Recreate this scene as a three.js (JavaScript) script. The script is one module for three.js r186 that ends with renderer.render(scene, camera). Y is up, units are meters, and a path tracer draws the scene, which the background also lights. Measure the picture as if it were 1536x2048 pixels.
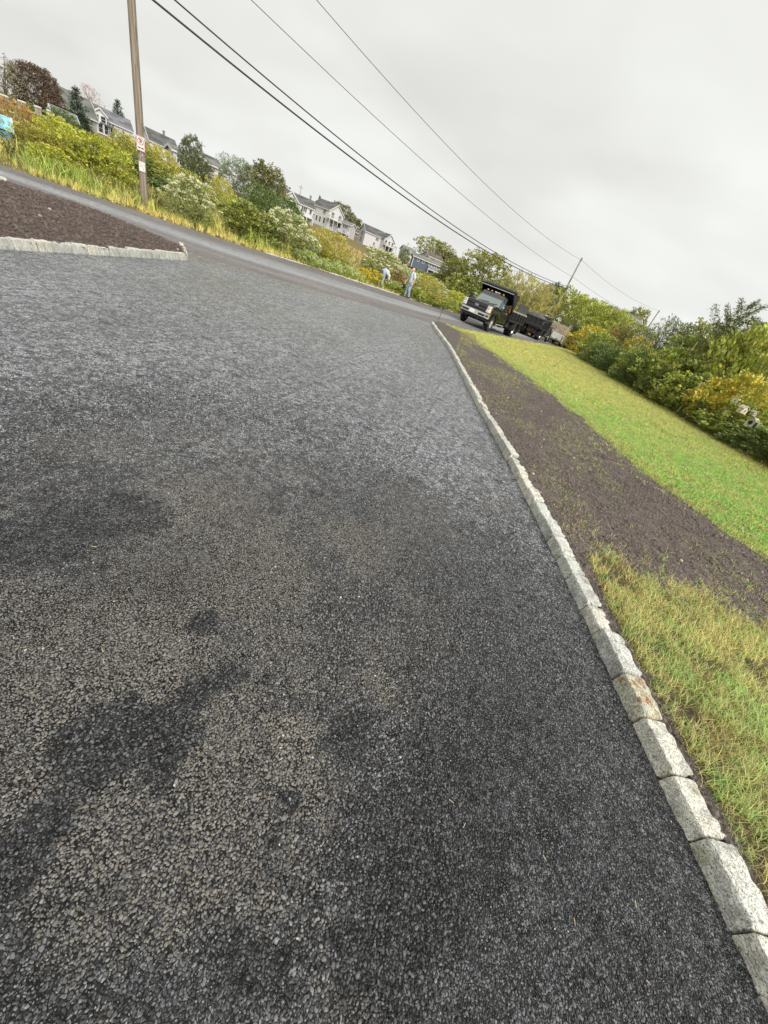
import * as THREE from 'three';
import { mergeGeometries } from 'three/addons/utils/BufferGeometryUtils.js';
import { MarchingCubes } from 'three/addons/objects/MarchingCubes.js';
import { RoundedBoxGeometry } from 'three/addons/geometries/RoundedBoxGeometry.js';

// ---------------------------------------------------------------- camera, sky, sun, exposure
const scene = new THREE.Scene();
const renderer = new THREE.WebGLRenderer({ antialias: true });
renderer.toneMapping = THREE.LinearToneMapping;
renderer.toneMappingExposure = 2.95;
renderer.shadowMap.enabled = true;
const D2R = Math.PI / 180;
const EYE = 1.55, PITCH = 33.0 * D2R, ROLL = 22.0 * D2R;
const camera = new THREE.PerspectiveCamera(2 * Math.atan(1024 / 720) / D2R, 768 / 1024, 0.03, 4000);
{
  const up0 = new THREE.Vector3(0, Math.cos(PITCH), -Math.sin(PITCH));
  const back = new THREE.Vector3(0, Math.sin(PITCH), Math.cos(PITCH));
  const right = new THREE.Vector3(1, 0, 0).multiplyScalar(Math.cos(ROLL)).addScaledVector(up0, Math.sin(ROLL));
  const up = new THREE.Vector3(-1, 0, 0).multiplyScalar(Math.sin(ROLL)).addScaledVector(up0, Math.cos(ROLL));
  camera.quaternion.setFromRotationMatrix(new THREE.Matrix4().makeBasis(right, up, back));
  camera.position.set(0, EYE, 0);
}
// seeded randomness and noise
function rngOf(seed) { let s = seed >>> 0; return () => { s = (s + 0x6d2b79f5) | 0; let t = Math.imul(s ^ (s >>> 15), 1 | s); t = (t + Math.imul(t ^ (t >>> 7), 61 | t)) ^ t; return ((t ^ (t >>> 14)) >>> 0) / 4294967296; }; }
const hash2 = (x, y, s) => { let h = Math.imul(x, 374761393) ^ Math.imul(y, 668265263) ^ Math.imul(s, 2246822519); h = Math.imul(h ^ (h >>> 13), 1274126177); return ((h ^ (h >>> 16)) >>> 0) / 4294967296; };
const sm = (t) => t * t * (3 - 2 * t);
function vnoise(x, y, s = 0, per = 0) {                      // value noise 0..1, optional period
  const xi = Math.floor(x), yi = Math.floor(y), fx = sm(x - xi), fy = sm(y - yi);
  const w = per ? (v) => ((v % per) + per) % per : (v) => v;
  const a = hash2(w(xi), w(yi), s), b = hash2(w(xi + 1), w(yi), s), c = hash2(w(xi), w(yi + 1), s), d = hash2(w(xi + 1), w(yi + 1), s);
  return a + (b - a) * fx + (c - a) * fy + (a - b - c + d) * fx * fy;
}
function fbm(x, y, oct = 4, s = 0, per = 0) { let v = 0, a = 0.5, n = 0; for (let i = 0; i < oct; i++) { v += a * vnoise(x, y, s + i * 17, per); n += a; x *= 2; y *= 2; if (per) per *= 2; a *= 0.5; } return v / n; }
const clamp = (v, a = 0, b = 1) => Math.min(b, Math.max(a, v));
const sstep = (a, b, v) => sm(clamp((v - a) / (b - a)));
const lerp = (a, b, t) => a + (b - a) * t;

{ // overcast sky: an even layer of cloud with soft folds, a little brighter overhead
  const W = 1024, H = 512, data = new Float32Array(W * H * 4);
  for (let j = 0; j < H; j++) {
    const el = ((j + 0.5) / H - 0.5) * Math.PI, y = Math.sin(el);
    for (let i = 0; i < W; i++) {
      const az = (i + 0.5) / W * 2 * Math.PI, k = 1 / (Math.max(y, 0) + 0.28);
      const px = Math.cos(az) * Math.cos(el) * k, pz = Math.sin(az) * Math.cos(el) * k;
      const c = fbm(px * 1.3 + 31.7 + 0.6 * fbm(px * 2 + 9, pz * 2 + 4, 3, 5), pz * 2.1 + 12.3, 5, 3) - 0.5;
      const v = 0.279 * (1 + 0.12 * Math.max(y, 0)) * (1 + 0.40 * c) ;
      const o = (j * W + i) * 4, g = c * 0.03;
      data[o] = v * (1.0 - g); data[o + 1] = v * 1.01; data[o + 2] = v * (0.975 + g * 0.5); data[o + 3] = 1;
    }
  }
  const sky = new THREE.DataTexture(data, W, H, THREE.RGBAFormat, THREE.FloatType);
  sky.mapping = THREE.EquirectangularReflectionMapping; sky.magFilter = THREE.LinearFilter; sky.wrapS = THREE.RepeatWrapping; sky.needsUpdate = true;
  scene.background = sky; scene.environment = sky;
}
const sun = new THREE.DirectionalLight(new THREE.Color(1, 0.965, 0.9), 1.5);
sun.position.set(38, 52, 26); sun.target.position.set(0, 0, -20);
sun.castShadow = true; sun.shadow.radius = 90; sun.shadow.mapSize.set(4096, 4096);
Object.assign(sun.shadow.camera, { left: -70, right: 70, top: 70, bottom: -70, near: 1, far: 220 });
scene.add(sun, sun.target);

// ---------------------------------------------------------------- bookkeeping
const taken = new Map();
function numbered(name) { const n = taken.get(name) ?? 0; taken.set(name, n + 1); return n ? name + '_' + String(n).padStart(3, '0') : name; }
function tag(o, label, category, group) { o.userData.label = label; o.userData.category = category; if (group) o.userData.group = group; return o; }
function thing(name, label, category, pos = [0, 0, 0], turn = 0, group) { const o = new THREE.Group(); o.name = numbered(name); o.position.set(...pos); o.rotation.y = turn; scene.add(o); return tag(o, label, category, group); }
function part(name, geo, mat, parent) { const m = new THREE.Mesh(Array.isArray(geo) ? merge(geo) : geo, mat); m.name = name; m.castShadow = m.receiveShadow = true; if (parent) parent.add(m); return m; }
function struct(name, geo, mat) { const m = part(name, geo, mat); m.name = numbered(name); m.userData.kind = 'structure'; scene.add(m); return m; }
function copy(src, label, pos, turn, scale, group) { const c = src.clone(); c.name = numbered(src.name.replace(/_\d{3}$/, '')); c.userData = { ...src.userData, label }; if (group) c.userData.group = group; c.position.set(...pos); c.rotation.set(0, turn, 0); if (scale) c.scale.set(...scale); scene.add(c); return c; }
function merge(list) { const l = list.map((g) => { const n = g.index ? g.toNonIndexed() : g; for (const k of Object.keys(n.attributes)) if (!['position', 'normal', 'uv'].includes(k)) n.deleteAttribute(k); if (!n.attributes.uv) n.setAttribute('uv', new THREE.BufferAttribute(new Float32Array(n.attributes.position.count * 2), 2)); return n; }); return l.length === 1 ? l[0] : mergeGeometries(l); }
function put(g, x = 0, y = 0, z = 0, rx = 0, ry = 0, rz = 0) { if (rx || ry || rz) g.applyMatrix4(new THREE.Matrix4().makeRotationFromEuler(new THREE.Euler(rx, ry, rz, 'YXZ'))); return g.translate(x, y, z); }
const box = (w, h, d, x = 0, y = 0, z = 0, rx = 0, ry = 0, rz = 0) => put(new THREE.BoxGeometry(w, h, d), x, y, z, rx, ry, rz);
const rbox = (w, h, d, r, x = 0, y = 0, z = 0, rx = 0, ry = 0, rz = 0) => put(new RoundedBoxGeometry(w, h, d, 2, r), x, y, z, rx, ry, rz);
const cyl = (r0, r1, h, n, x = 0, y = 0, z = 0, rx = 0, ry = 0, rz = 0) => put(new THREE.CylinderGeometry(r1, r0, h, n), x, y, z, rx, ry, rz);
const V = (x, y, z) => new THREE.Vector3(x, y, z);
function bar(a, b, r, n = 6, r2 = r) { const A = V(...a), B = V(...b), d = B.clone().sub(A), g = new THREE.CylinderGeometry(r2, r, d.length(), n); g.applyQuaternion(new THREE.Quaternion().setFromUnitVectors(V(0, 1, 0), d.clone().normalize())); return g.translate((A.x + B.x) / 2, (A.y + B.y) / 2, (A.z + B.z) / 2); }
function tube(pts, r, seg = 24, n = 5) { return new THREE.TubeGeometry(new THREE.CatmullRomCurve3(pts.map((p) => V(...p))), seg, r, n, false); }
const polar = (az, d, y = 0) => [d * Math.sin(az * D2R), y, -d * Math.cos(az * D2R)];
const rgb = (r, g, b) => new THREE.Color().setRGB(r, g, b);
// ---------------------------------------------------------------- procedural textures
function dtex(size, f, srgb, h = size) {                       // f(x, y) -> [r,g,b] 0..1 (colour maps are given as sRGB values)
  const d = new Uint8Array(size * h * 4);
  for (let y = 0; y < h; y++) for (let x = 0; x < size; x++) { const c = f(x, y), o = (y * size + x) * 4; d[o] = clamp(c[0]) * 255; d[o + 1] = clamp(c[1]) * 255; d[o + 2] = clamp(c[2]) * 255; d[o + 3] = 255; }
  const t = new THREE.DataTexture(d, size, h); t.wrapS = t.wrapT = THREE.RepeatWrapping; t.magFilter = THREE.LinearFilter; t.minFilter = THREE.LinearMipmapLinearFilter; t.generateMipmaps = true;
  if (srgb) t.colorSpace = THREE.SRGBColorSpace; t.needsUpdate = true; return t;
}
const scaled = (t, r) => { const c = t.clone(); c.repeat.set(r, r); c.needsUpdate = true; return c; };
const toS = (v) => Math.pow(clamp(v), 1 / 2.2);
const gray = (v) => [v, v, v];

// worley(size, cells): per pixel distance to nearest stone centre, its id and the gap to the second nearest
function worley(size, cells, seed, warp = 0.35) {
  const d1 = new Float32Array(size * size), gap = new Float32Array(size * size), id = new Float32Array(size * size), k = cells / size;
  for (let y = 0; y < size; y++) for (let x = 0; x < size; x++) {
    const wx = (vnoise(x * k * 1.7, y * k * 1.7, seed + 5, Math.round(cells * 1.7)) - 0.5) * warp, wy = (vnoise(x * k * 1.7, y * k * 1.7, seed + 9, Math.round(cells * 1.7)) - 0.5) * warp;
    const u = x * k + wx, v = y * k + wy, ci = Math.floor(u), cj = Math.floor(v);
    let a = 9, b = 9, best = 0;
    for (let j = -1; j < 2; j++) for (let i = -1; i < 2; i++) {
      const gi = ((ci + i) % cells + cells) % cells, gj = ((cj + j) % cells + cells) % cells;
      const dx = ci + i + hash2(gi, gj, seed) - u, dy = cj + j + hash2(gi, gj, seed + 1) - v, sz = 0.75 + 0.6 * hash2(gi, gj, seed + 2), dd = Math.sqrt(dx * dx + dy * dy) / sz;
      if (dd < a) { b = a; a = dd; best = hash2(gi, gj, seed + 3); } else if (dd < b) b = dd;
    }
    const o = y * size + x; d1[o] = a; gap[o] = b - a; id[o] = best;
  }
  return { d1, gap, id };
}
const T = {};
{ // hot-mix asphalt: stones coated in bitumen, 1.6 m a side
  const S = 2048, w = worley(S, 150, 11), fine = worley(1024, 150, 23);
  const H = (x, y) => { const o = y * S + x, st = clamp(w.gap[o] * 2.4), f = fine.gap[(y % 1024) * 1024 + (x % 1024)]; return clamp(0.1 + st * (0.3 + 0.28 * w.id[o]) + 0.08 * f + 0.5 * (fbm(x / S * 18, y / S * 18, 3, 19, 18) - 0.3)); };
  T.asphaltBump = dtex(S, (x, y) => gray(H(x, y)));
  T.asphaltRough = dtex(1024, (x, y) => { const i = w.id[(y * 2) * S + x * 2], c = fbm(x / 1024 * 34, y / 1024 * 34, 4, 27, 34), d = fbm(x / 1024 * 5, y / 1024 * 5, 3, 29, 5); return gray(clamp(0.62 + 0.5 * (i - 0.5) + 1.5 * (c - 0.5) + 0.6 * (d - 0.5), 0.3, 1)); });
  T.asphalt = dtex(S, (x, y) => {
    const o = y * S + x, st = sstep(0.08, 0.34, w.gap[o]), i = w.id[o], c2 = vnoise(x / S * 72, y / S * 72, 7, 72), c3 = fbm(x / S * 30, y / S * 30, 2, 9, 30), f = fine.id[(y % 1024) * 1024 + (x % 1024)], t = (i * 7.3) % 1;
    let v = lerp(0.05, 0.12 + 0.78 * i * i + 0.25 * f * f, st) * (0.35 + 1.3 * c2) * (0.3 + 1.4 * c3); if (i > 0.95) v *= 1.5; v = toS(v);
    return [v * (1 + 0.04 * (t - 0.5)), v, v * (1 - 0.06 * (t - 0.5))];
  }, true);
}
{ // older road surface, worn
  const w = worley(1024, 110, 41);
  T.road = dtex(1024, (x, y) => { const o = y * 1024 + x, v = 0.84 + 0.22 * (w.id[o] - 0.5) + 0.3 * (fbm(x / 1024 * 24, y / 1024 * 24, 4, 3, 24) - 0.5) - 0.12 * (1 - sstep(0, 0.2, w.gap[o])); return gray(v); }, true);
  T.roadBump = dtex(1024, (x, y) => gray(clamp(w.gap[y * 1024 + x] * 1.4) * 0.7));
}
{ // crumbly topsoil, 1.2 m a side
  const a = worley(1024, 46, 61, 0.8), b = worley(1024, 120, 67, 0.6);
  const H = (x, y) => { const o = y * 1024 + x; return clamp(0.15 + 0.55 * clamp(1 - a.d1[o]) * (0.3 + 0.7 * a.id[o]) + 0.3 * clamp(1 - b.d1[o]) * b.id[o] + 0.35 * (fbm(x / 1024 * 8, y / 1024 * 8, 3, 8, 8) - 0.5)); };
  T.soilBump = dtex(1024, (x, y) => gray(H(x, y)));
  T.soil = dtex(1024, (x, y) => { const o = y * 1024 + x, v = 0.62 + 0.3 * (b.id[o] - 0.5) + 0.2 * (a.id[o] - 0.5) + 0.25 * (fbm(x / 1024 * 12, y / 1024 * 12, 4, 4, 12) - 0.5); return b.id[o] > 0.985 ? [v * 1.7, v * 1.6, v * 1.4] : [v * 1.02, v, v * 0.97]; }, true);
}
{ // turf seen from standing height: thatch and blades
  T.turf = dtex(1024, (x, y) => { const s = fbm(x / 1024 * 220, y / 1024 * 90, 2, 31, 0) * 0.5 + fbm(x / 1024 * 128, y / 1024 * 128, 3, 33, 128) * 0.5, v = 0.74 + 0.75 * (s - 0.5) + 0.3 * (fbm(x / 1024 * 16, y / 1024 * 16, 4, 35, 16) - 0.5); return [v * 1.04, v, v * 0.92]; }, true);
  T.turfBump = dtex(512, (x, y) => gray(fbm(x / 512 * 128, y / 512 * 128, 3, 39, 128)));
}
{ // granite: pale feldspar with grey quartz and black mica, 0.5 m a side
  const a = worley(512, 84, 71, 0.9), b = worley(512, 150, 73, 0.8);
  T.granite = dtex(512, (x, y) => { const o = y * 512 + x, big = fbm(x / 512 * 6, y / 512 * 6, 4, 4, 6) - 0.5; let v = 0.88 + 0.12 * (a.id[o] - 0.5) + 0.22 * big; if (a.id[o] > 0.66) v *= 0.78; if (b.id[o] > 0.86 && b.gap[o] > 0.12) v *= 0.42; const st = sstep(0.52, 0.68, fbm(x / 512 * 5 + 3, y / 512 * 5, 5, 75, 5)) * 0.6, st2 = sstep(0.56, 0.66, fbm(x / 512 * 9, y / 512 * 9 + 2, 4, 78, 9)) * 0.45; v *= 1 - 0.28 * st2; return [v * (1 - 0.25 * st), v * 0.995 * (1 - 0.25 * st), v * 0.97 * (1 - 0.36 * st)]; }, true);
  T.graniteBump = dtex(512, (x, y) => { const o = y * 512 + x; return gray(clamp(0.5 + 0.5 * (a.id[o] - 0.5) + 0.7 * (fbm(x / 512 * 20, y / 512 * 20, 4, 6, 20) - 0.5))); });
}
{ // weathered timber, grain along v
  const F = (x, y) => fbm(x / 256 * 32, y / 512 * 4, 4, 51, 0) * 0.6 + vnoise(x / 256 * 90, y / 512 * 5, 53) * 0.4;
  T.wood = dtex(256, (x, y) => { let v = 0.80 + 0.75 * (F(x, y) - 0.5); if (vnoise(x / 256 * 26, y / 512 * 3, 57) > 0.86) v *= 0.55; return [v * 1.06, v, v * 0.9]; }, true, 512);
  T.woodBump = dtex(256, (x, y) => gray(F(x, y)), false, 512);
}
T.shingle = dtex(256, (x, y) => { const r = Math.floor(y / 16), c = Math.floor((x + (r % 2) * 16) / 32), v = 0.62 + 0.22 * (hash2(c, r, 5) - 0.5) + 0.15 * (fbm(x / 20, y / 20, 3, 6) - 0.5); return gray(v); }, true);
T.shingleBump = dtex(256, (x, y) => gray(((y % 16) / 16) * 0.8));
T.clap = dtex(128, (x, y) => gray(0.9 + 0.1 * (fbm(x / 8, y / 3, 3, 8) - 0.5)), true);
T.clapBump = dtex(128, (x, y) => gray(1 - (y % 16) / 16));
T.grime = dtex(512, (x, y) => gray(0.82 + 0.3 * (fbm(x / 512 * 6, y / 512 * 6, 5, 14, 6) - 0.5)), true);
T.leafRough = dtex(64, () => gray(0.6));

const std = (o) => new THREE.MeshStandardMaterial({ roughness: 0.9, metalness: 0, ...o });
const M = {
  asphalt: new THREE.MeshPhysicalMaterial({ ior: 1.5, specularIntensity: 0.4, metalness: 0, map: scaled(T.asphalt, 1 / 1.6), bumpMap: scaled(T.asphaltBump, 1 / 1.6), bumpScale: 0.002, roughnessMap: scaled(T.asphaltRough, 1 / 1.6), roughness: 0.46, vertexColors: true }),
  road: std({ map: scaled(T.road, 1 / 1.5), bumpMap: scaled(T.roadBump, 1 / 1.5), bumpScale: 0.002, roughness: 0.8, vertexColors: true }),
  soil: std({ map: scaled(T.soil, 1 / 1.2), bumpMap: scaled(T.soilBump, 1 / 1.2), bumpScale: 0.03, color: rgb(0.28, 0.235, 0.21), roughness: 1 }),
  clod: std({ color: rgb(0.115, 0.094, 0.084), roughness: 1 }),
  turf: std({ map: scaled(T.turf, 1 / 1.7), bumpMap: scaled(T.turfBump, 1 / 0.6), bumpScale: 0.012, vertexColors: true, roughness: 1 }),
  blade: std({ color: 0xffffff, roughness: 0.75, side: THREE.DoubleSide }),
  leaf: new THREE.MeshPhysicalMaterial({ vertexColors: true, color: 0xffffff, roughness: 0.7, transmission: 0.3, thickness: 0, side: THREE.DoubleSide }),
  bark: std({ map: T.wood, bumpMap: T.woodBump, bumpScale: 0.01, color: rgb(0.12, 0.095, 0.075) }),
  pole: std({ map: T.wood, bumpMap: T.woodBump, bumpScale: 0.012, color: rgb(0.345, 0.325, 0.315), roughness: 0.95 }),
  paleWood: std({ map: T.wood, color: rgb(0.75, 0.70, 0.6) }),
  greyWood: std({ map: T.wood, color: rgb(0.5, 0.48, 0.45) }),
  cable: std({ color: rgb(0.03, 0.03, 0.035), roughness: 0.6 }),
  white: std({ map: T.grime, color: rgb(0.82, 0.82, 0.80), roughness: 0.7 }),
  glass: new THREE.MeshPhysicalMaterial({ color: rgb(0.03, 0.035, 0.04), roughness: 0.06, metalness: 0, specularIntensity: 1 }),
  steel: std({ color: rgb(0.5, 0.5, 0.5), metalness: 0.9, roughness: 0.4 }),
  black: std({ color: rgb(0.012, 0.012, 0.013), roughness: 0.55 }),
};
// ---------------------------------------------------------------- lie of the land
const FAR_EDGE = [[-26, -3], [-20, -9], [-16.4, -13.2], [-14.4, -15.0], [-11.0, -18.4], [-8.2, -23.0], [-4.7, -27.9], [-2.0, -31.4], [0.5, -38], [4.2, -45], [8.6, -53], [15, -62], [24, -71], [40, -82]];
const NEAR_EDGE = [[-21, 1], [-15, -5], [-12.6, -9.3], [-11, -10.3], [-7, -11], [-4, -13.5], [-1.3, -17.2], [0.0, -21], [2.9, -28], [6.6, -36.5], [11.4, -47.3], [17.4, -57.5], [27, -67], [43, -78]];
const KERB = [[-1.22, -18.0], [-1.14, -17.5], [-0.87, -16.12], [-0.47, -14.27], [-0.11, -12.6], [0.2, -10.8], [0.77, -7.19], [1.27, -4.37], [1.48, -2.97], [1.6, -2.05], [1.67, -1.42], [1.75, -0.86], [1.8, -0.41], [1.87, 0.4], [1.97, 2], [2.1, 5], [2.2, 9]];
const curveOf = (pts) => new THREE.CatmullRomCurve3(pts.map(([x, z]) => V(x, 0, z)), false, 'centripetal');
const farCurve = curveOf(FAR_EDGE), nearCurve = curveOf(NEAR_EDGE);
const sampled = (c, n) => c.getPoints(n).map((p) => [p.x, p.z]);
const FARP = sampled(farCurve, 120), NEARP = sampled(nearCurve, 120), KERBP = sampled(curveOf(KERB), 200);
function kerbX(z) { for (let i = 0; i < KERBP.length - 1; i++) { const a = KERBP[i], b = KERBP[i + 1]; if (z >= a[1] && z <= b[1]) return lerp(a[0], b[0], (z - a[1]) / (b[1] - a[1])); } return z < KERBP[0][1] ? KERBP[0][0] : KERBP[KERBP.length - 1][0]; }
function toLine(P, x, z) {                                     // signed distance, positive on the left of the direction of travel
  let best = 1e9, side = 1;
  for (let i = 0; i < P.length - 1; i++) { const [ax, az] = P[i], dx = P[i + 1][0] - ax, dz = P[i + 1][1] - az, t = clamp(((x - ax) * dx + (z - az) * dz) / (dx * dx + dz * dz)), ex = x - ax - dx * t, ez = z - az - dz * t, d = ex * ex + ez * ez; if (d < best) { best = d; side = dx * ez - dz * ex < 0 ? 1 : -1; } }
  return Math.sqrt(best) * side;
}
const FARC = FARP.filter((_, i) => i % 3 === 0);
const beyond = (x, z) => toLine(FARC, x, z);                   // metres past the far edge of the road
function inPoly(P, x, z) { let c = false; for (let i = 0, j = P.length - 1; i < P.length; j = i++) { const [xi, zi] = P[i], [xj, zj] = P[j]; if (zi > z !== zj > z && x < ((xj - xi) * (z - zi)) / (zj - zi) + xi) c = !c; } return c; }
function land(x, z) {
  const s = beyond(x, z);
  if (s < 0) return -0.03;
  const n = fbm(x * 0.08, z * 0.08, 3, 90) - 0.5;
  return -0.03 + 0.07 * sstep(0, 0.5, s) + 0.22 * sstep(0.8, 6, s) + n * 0.7 * sstep(6, 40, s) + 3.7 * sstep(58, 135, s) + 0.008 * Math.max(0, s - 135);
}
const BANK = (x, z) => beyond(x, z) > 0;
function sheet(xs, zs, at, color, keep) {                      // grid: at(x, z) -> [x, y, z]
  const P = [], C = [], U = [], I = [], nx = xs.length;
  for (const z of zs) for (const x of xs) { const p = at(x, z), c = color ? color(p[0], p[2]) : [1, 1, 1]; P.push(...p); C.push(...c); U.push(p[0], -p[2]); }
  for (let j = 0; j < zs.length - 1; j++) for (let i = 0; i < nx - 1; i++) {
    const a = j * nx + i, b = a + 1, c = a + nx, d = c + 1;
    for (const t of [[a, c, b], [b, c, d]]) { if (keep) { const cx = (P[t[0] * 3] + P[t[1] * 3] + P[t[2] * 3]) / 3, cz = (P[t[0] * 3 + 2] + P[t[1] * 3 + 2] + P[t[2] * 3 + 2]) / 3; if (!keep(cx, cz)) continue; } I.push(...t); }
  }
  const g = new THREE.BufferGeometry(); g.setAttribute('position', new THREE.Float32BufferAttribute(P, 3)); g.setAttribute('color', new THREE.Float32BufferAttribute(C, 3)); g.setAttribute('uv', new THREE.Float32BufferAttribute(U, 2)); g.setIndex(I); g.computeVertexNormals(); return g;
}
function steps(a, b, f) { const o = [a]; let v = a; while (v < b - 1e-6) { v = Math.min(b, v + f(v)); o.push(v); } return o; }

// ground: one sheet to the horizon, in rings round the viewer
{
  const A = 288, radii = steps(0, 1600, (r) => Math.max(0.8, r * 0.035)), P = [], C = [], U = [], I = [];
  for (const r of radii) for (let i = 0; i < A; i++) {
    const a = (i / A) * 2 * Math.PI, x = r * Math.sin(a), z = -r * Math.cos(a), y = land(x, z), s = beyond(x, z);
    P.push(x, y, z); U.push(x, -z);
    const n = fbm(x * 0.05 + 7, z * 0.05, 4, 91), m = fbm(x * 0.3, z * 0.3, 3, 95);
    let c = [0.16 + 0.1 * m, 0.15 + 0.07 * m, 0.05];                                             // rough meadow
    const az = Math.atan2(x, -z) / D2R, orange = sstep(26, 40, s) * (1 - sstep(62, 76, s)) * sstep(-24, -17, az) * (1 - sstep(-13.2, -11, az));
    const straw = sstep(45, 60, s) * n;
    c = [lerp(c[0], 0.33, straw), lerp(c[1], 0.25, straw), lerp(c[2], 0.12, straw)];
    c = [lerp(c[0], 0.52 + 0.14 * (m - 0.5), orange), lerp(c[1], 0.25 + 0.1 * (m - 0.5), orange), lerp(c[2], 0.035, orange)];
    C.push(...c);
  }
  for (let j = 0; j < radii.length - 1; j++) for (let i = 0; i < A; i++) { const a = j * A + i, b = j * A + (i + 1) % A, c = a + A, d = b + A; I.push(a, b, c, b, d, c); }
  const g = new THREE.BufferGeometry(); g.setAttribute('position', new THREE.Float32BufferAttribute(P, 3)); g.setAttribute('color', new THREE.Float32BufferAttribute(C, 3)); g.setAttribute('uv', new THREE.Float32BufferAttribute(U, 2)); g.setIndex(I); g.computeVertexNormals();
  struct('ground', g, std({ map: scaled(T.turf, 1 / 4), vertexColors: true, roughness: 1 }));
}
// road: worn asphalt, paler where the old strip shows, browner along the far side
const roadTone = (x, z, u) => {
  const along = (x * 0.57 - z * 0.82), strip = fbm(along * 0.09, u * 9, 3, 71), n = fbm(x * 0.7, z * 0.7, 4, 73);
  const old = sstep(0.30, 0.42, u + 0.14 * (strip - 0.5)) * (1 - sstep(0.60, 0.66, u + 0.05 * (n - 0.5)));  // u: 0 far edge, 1 near edge
  const streak = sstep(0.55, 0.75, fbm(along * 0.12 + 4, u * 26, 3, 77));
  const v = lerp(0.19, 0.34, old) * (0.8 + 0.4 * n) + 0.07 * streak;
  return [v * lerp(1.08, 0.98, old), v, v * lerp(0.95, 1.03, old)];
};
{
  const N = 300, K = 24, P = [], C = [], U = [], I = [];
  for (let i = 0; i <= N; i++) { const f = farCurve.getPoint(i / N), n = nearCurve.getPoint(i / N); for (let k = 0; k <= K; k++) { const u = k / K, j = (k === 0 ? 0.14 : 0) * (fbm(i * 0.35, 3, 3, 79) - 0.5), x = lerp(f.x, n.x, u) + j, z = lerp(f.z, n.z, u) + j; P.push(x, 0, z); C.push(...roadTone(x, z, u)); U.push(x, -z); } }
  for (let i = 0; i < N; i++) for (let k = 0; k < K; k++) { const a = i * (K + 1) + k, b = a + 1, c = a + K + 1, d = c + 1; I.push(a, c, b, b, c, d); }
  const g = new THREE.BufferGeometry(); g.setAttribute('position', new THREE.Float32BufferAttribute(P, 3)); g.setAttribute('color', new THREE.Float32BufferAttribute(C, 3)); g.setAttribute('uv', new THREE.Float32BufferAttribute(U, 2)); g.setIndex(I); g.computeVertexNormals();
  if (g.attributes.normal.getY(500) < 0) { g.setIndex(I.reverse()); g.computeVertexNormals(); }
  struct('road', g, M.road);
}
// driveway: fresh asphalt, sand and dust tracked over it in patches; close by, where its stones are built one by one, the sheet is the dark binder between them
const DUST = [[-0.79, -0.99, 0.34, 1], [-0.64, -0.71, 0.27, 1], [-1.04, -0.72, 0.28, 1], [0.03, -0.66, 0.13, 1.5], [-0.1, -0.35, 0.22, 0.95], [-0.13, -0.17, 0.13, 0.9], [-0.3, -0.04, 0.13, 0.9], [0.38, -0.21, 0.09, 0.8], [0.1, -0.49, 0.14, 1.3], [-0.85, -0.44, 0.2, 1], [0.27, -0.97, 0.12, 0.9], [-0.54, -1.31, 0.38, 0.9], [-1.15, -1.68, 0.45, 0.8], [-0.25, -0.52, 0.2, 1], [-0.35, -0.27, 0.14, 0.95], [-0.2, -0.95, 0.2, 0.6], [-1.5, -0.75, 0.3, 0.9], [0.9, -3.4, 0.5, 0.5], [0.25, -2.6, 0.4, 0.4]];
const WET = [[-0.57, -0.46, 0.15, 1], [-0.40, -0.51, 0.14, 1], [-1.76, -1.44, 0.36, 0.7], [-1.5, -1.05, 0.24, 0.9], [-1.3, -1.36, 0.22, 0.9], [0.09, -0.42, 0.06, 1], [-0.49, -0.16, 0.11, 1], [-0.52, -0.25, 0.11, 1], [-0.37, -0.69, 0.11, 1], [0.5, -0.36, 0.27, 1], [0.1, -0.16, 0.1, 1], [-2.36, -1.73, 0.45, 0.5], [0.22, -0.7, 0.1, 1], [-0.62, -0.95, 0.1, 1], [0.66, -0.66, 0.3, 0.7], [-1.0, -0.3, 0.12, 1]];
function dustAt(x, z) {
  const wx = x + 0.3 * (fbm(x * 4.5 + 9, z * 4.5, 4, 101) - 0.5), wz = z + 0.3 * (fbm(x * 4.5, z * 4.5 + 5, 4, 102) - 0.5), r = (fbm(x * 22, z * 22, 3, 103) - 0.5);
  let d = 0, w = 0;
  for (const [a, b, s, k] of DUST) { const e = Math.hypot(wx - a, wz - b) / s; if (e < 2) d = Math.max(d, k * (1 - sstep(0.55, 1.2, e + r * 0.7))); }
  for (const [a, b, s, k] of WET) { const e = Math.hypot(wx - a, wz - b) / s; if (e < 2) w = Math.max(w, k * (1 - sstep(0.7, 1.1, e + r * 0.7))); }
  const film = sstep(0.9, -0.4, x + 0.7 * (fbm(x * 0.8, z * 0.8, 3, 105) - 0.5)) * sstep(-4.2, -1.6, z + 0.4 * x), patch = sstep(0.42, 0.54, fbm(x * 2.1 + 3, z * 2.1, 5, 107) + 0.1 * r);
  return [clamp(Math.max(d * 0.85, film * (0.1 + 0.6 * patch)) * (1 - w), 0, 1.3), w];
}
function driveTone(x, z) {
  const [d, w] = dustAt(x, z), n = fbm(x * 0.8, z * 0.8, 4, 109), far = sstep(-4, -11, z);
  const cover = 1 - 0.7 * (1 - sstep(1.3, 3.3, Math.hypot(x, z))), st = sstep(0.5, 0.8, fbm((x * 0.5 + z * 0.2) * 1.4 + 5, (z - x * 0.4) * 0.35, 4, 111));
  const b = 0.53 * cover * (0.72 + 0.56 * n) * (1 - 0.3 * w), k = clamp(d * 0.55) + far * st * 1.1;
  return [lerp(b * 0.97, 0.48 * cover, clamp(k * 0.5)), lerp(b * 0.99, 0.43 * cover, clamp(k * 0.5)), lerp(b * 1.045, 0.37 * cover, clamp(k * 0.5))];
}
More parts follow.
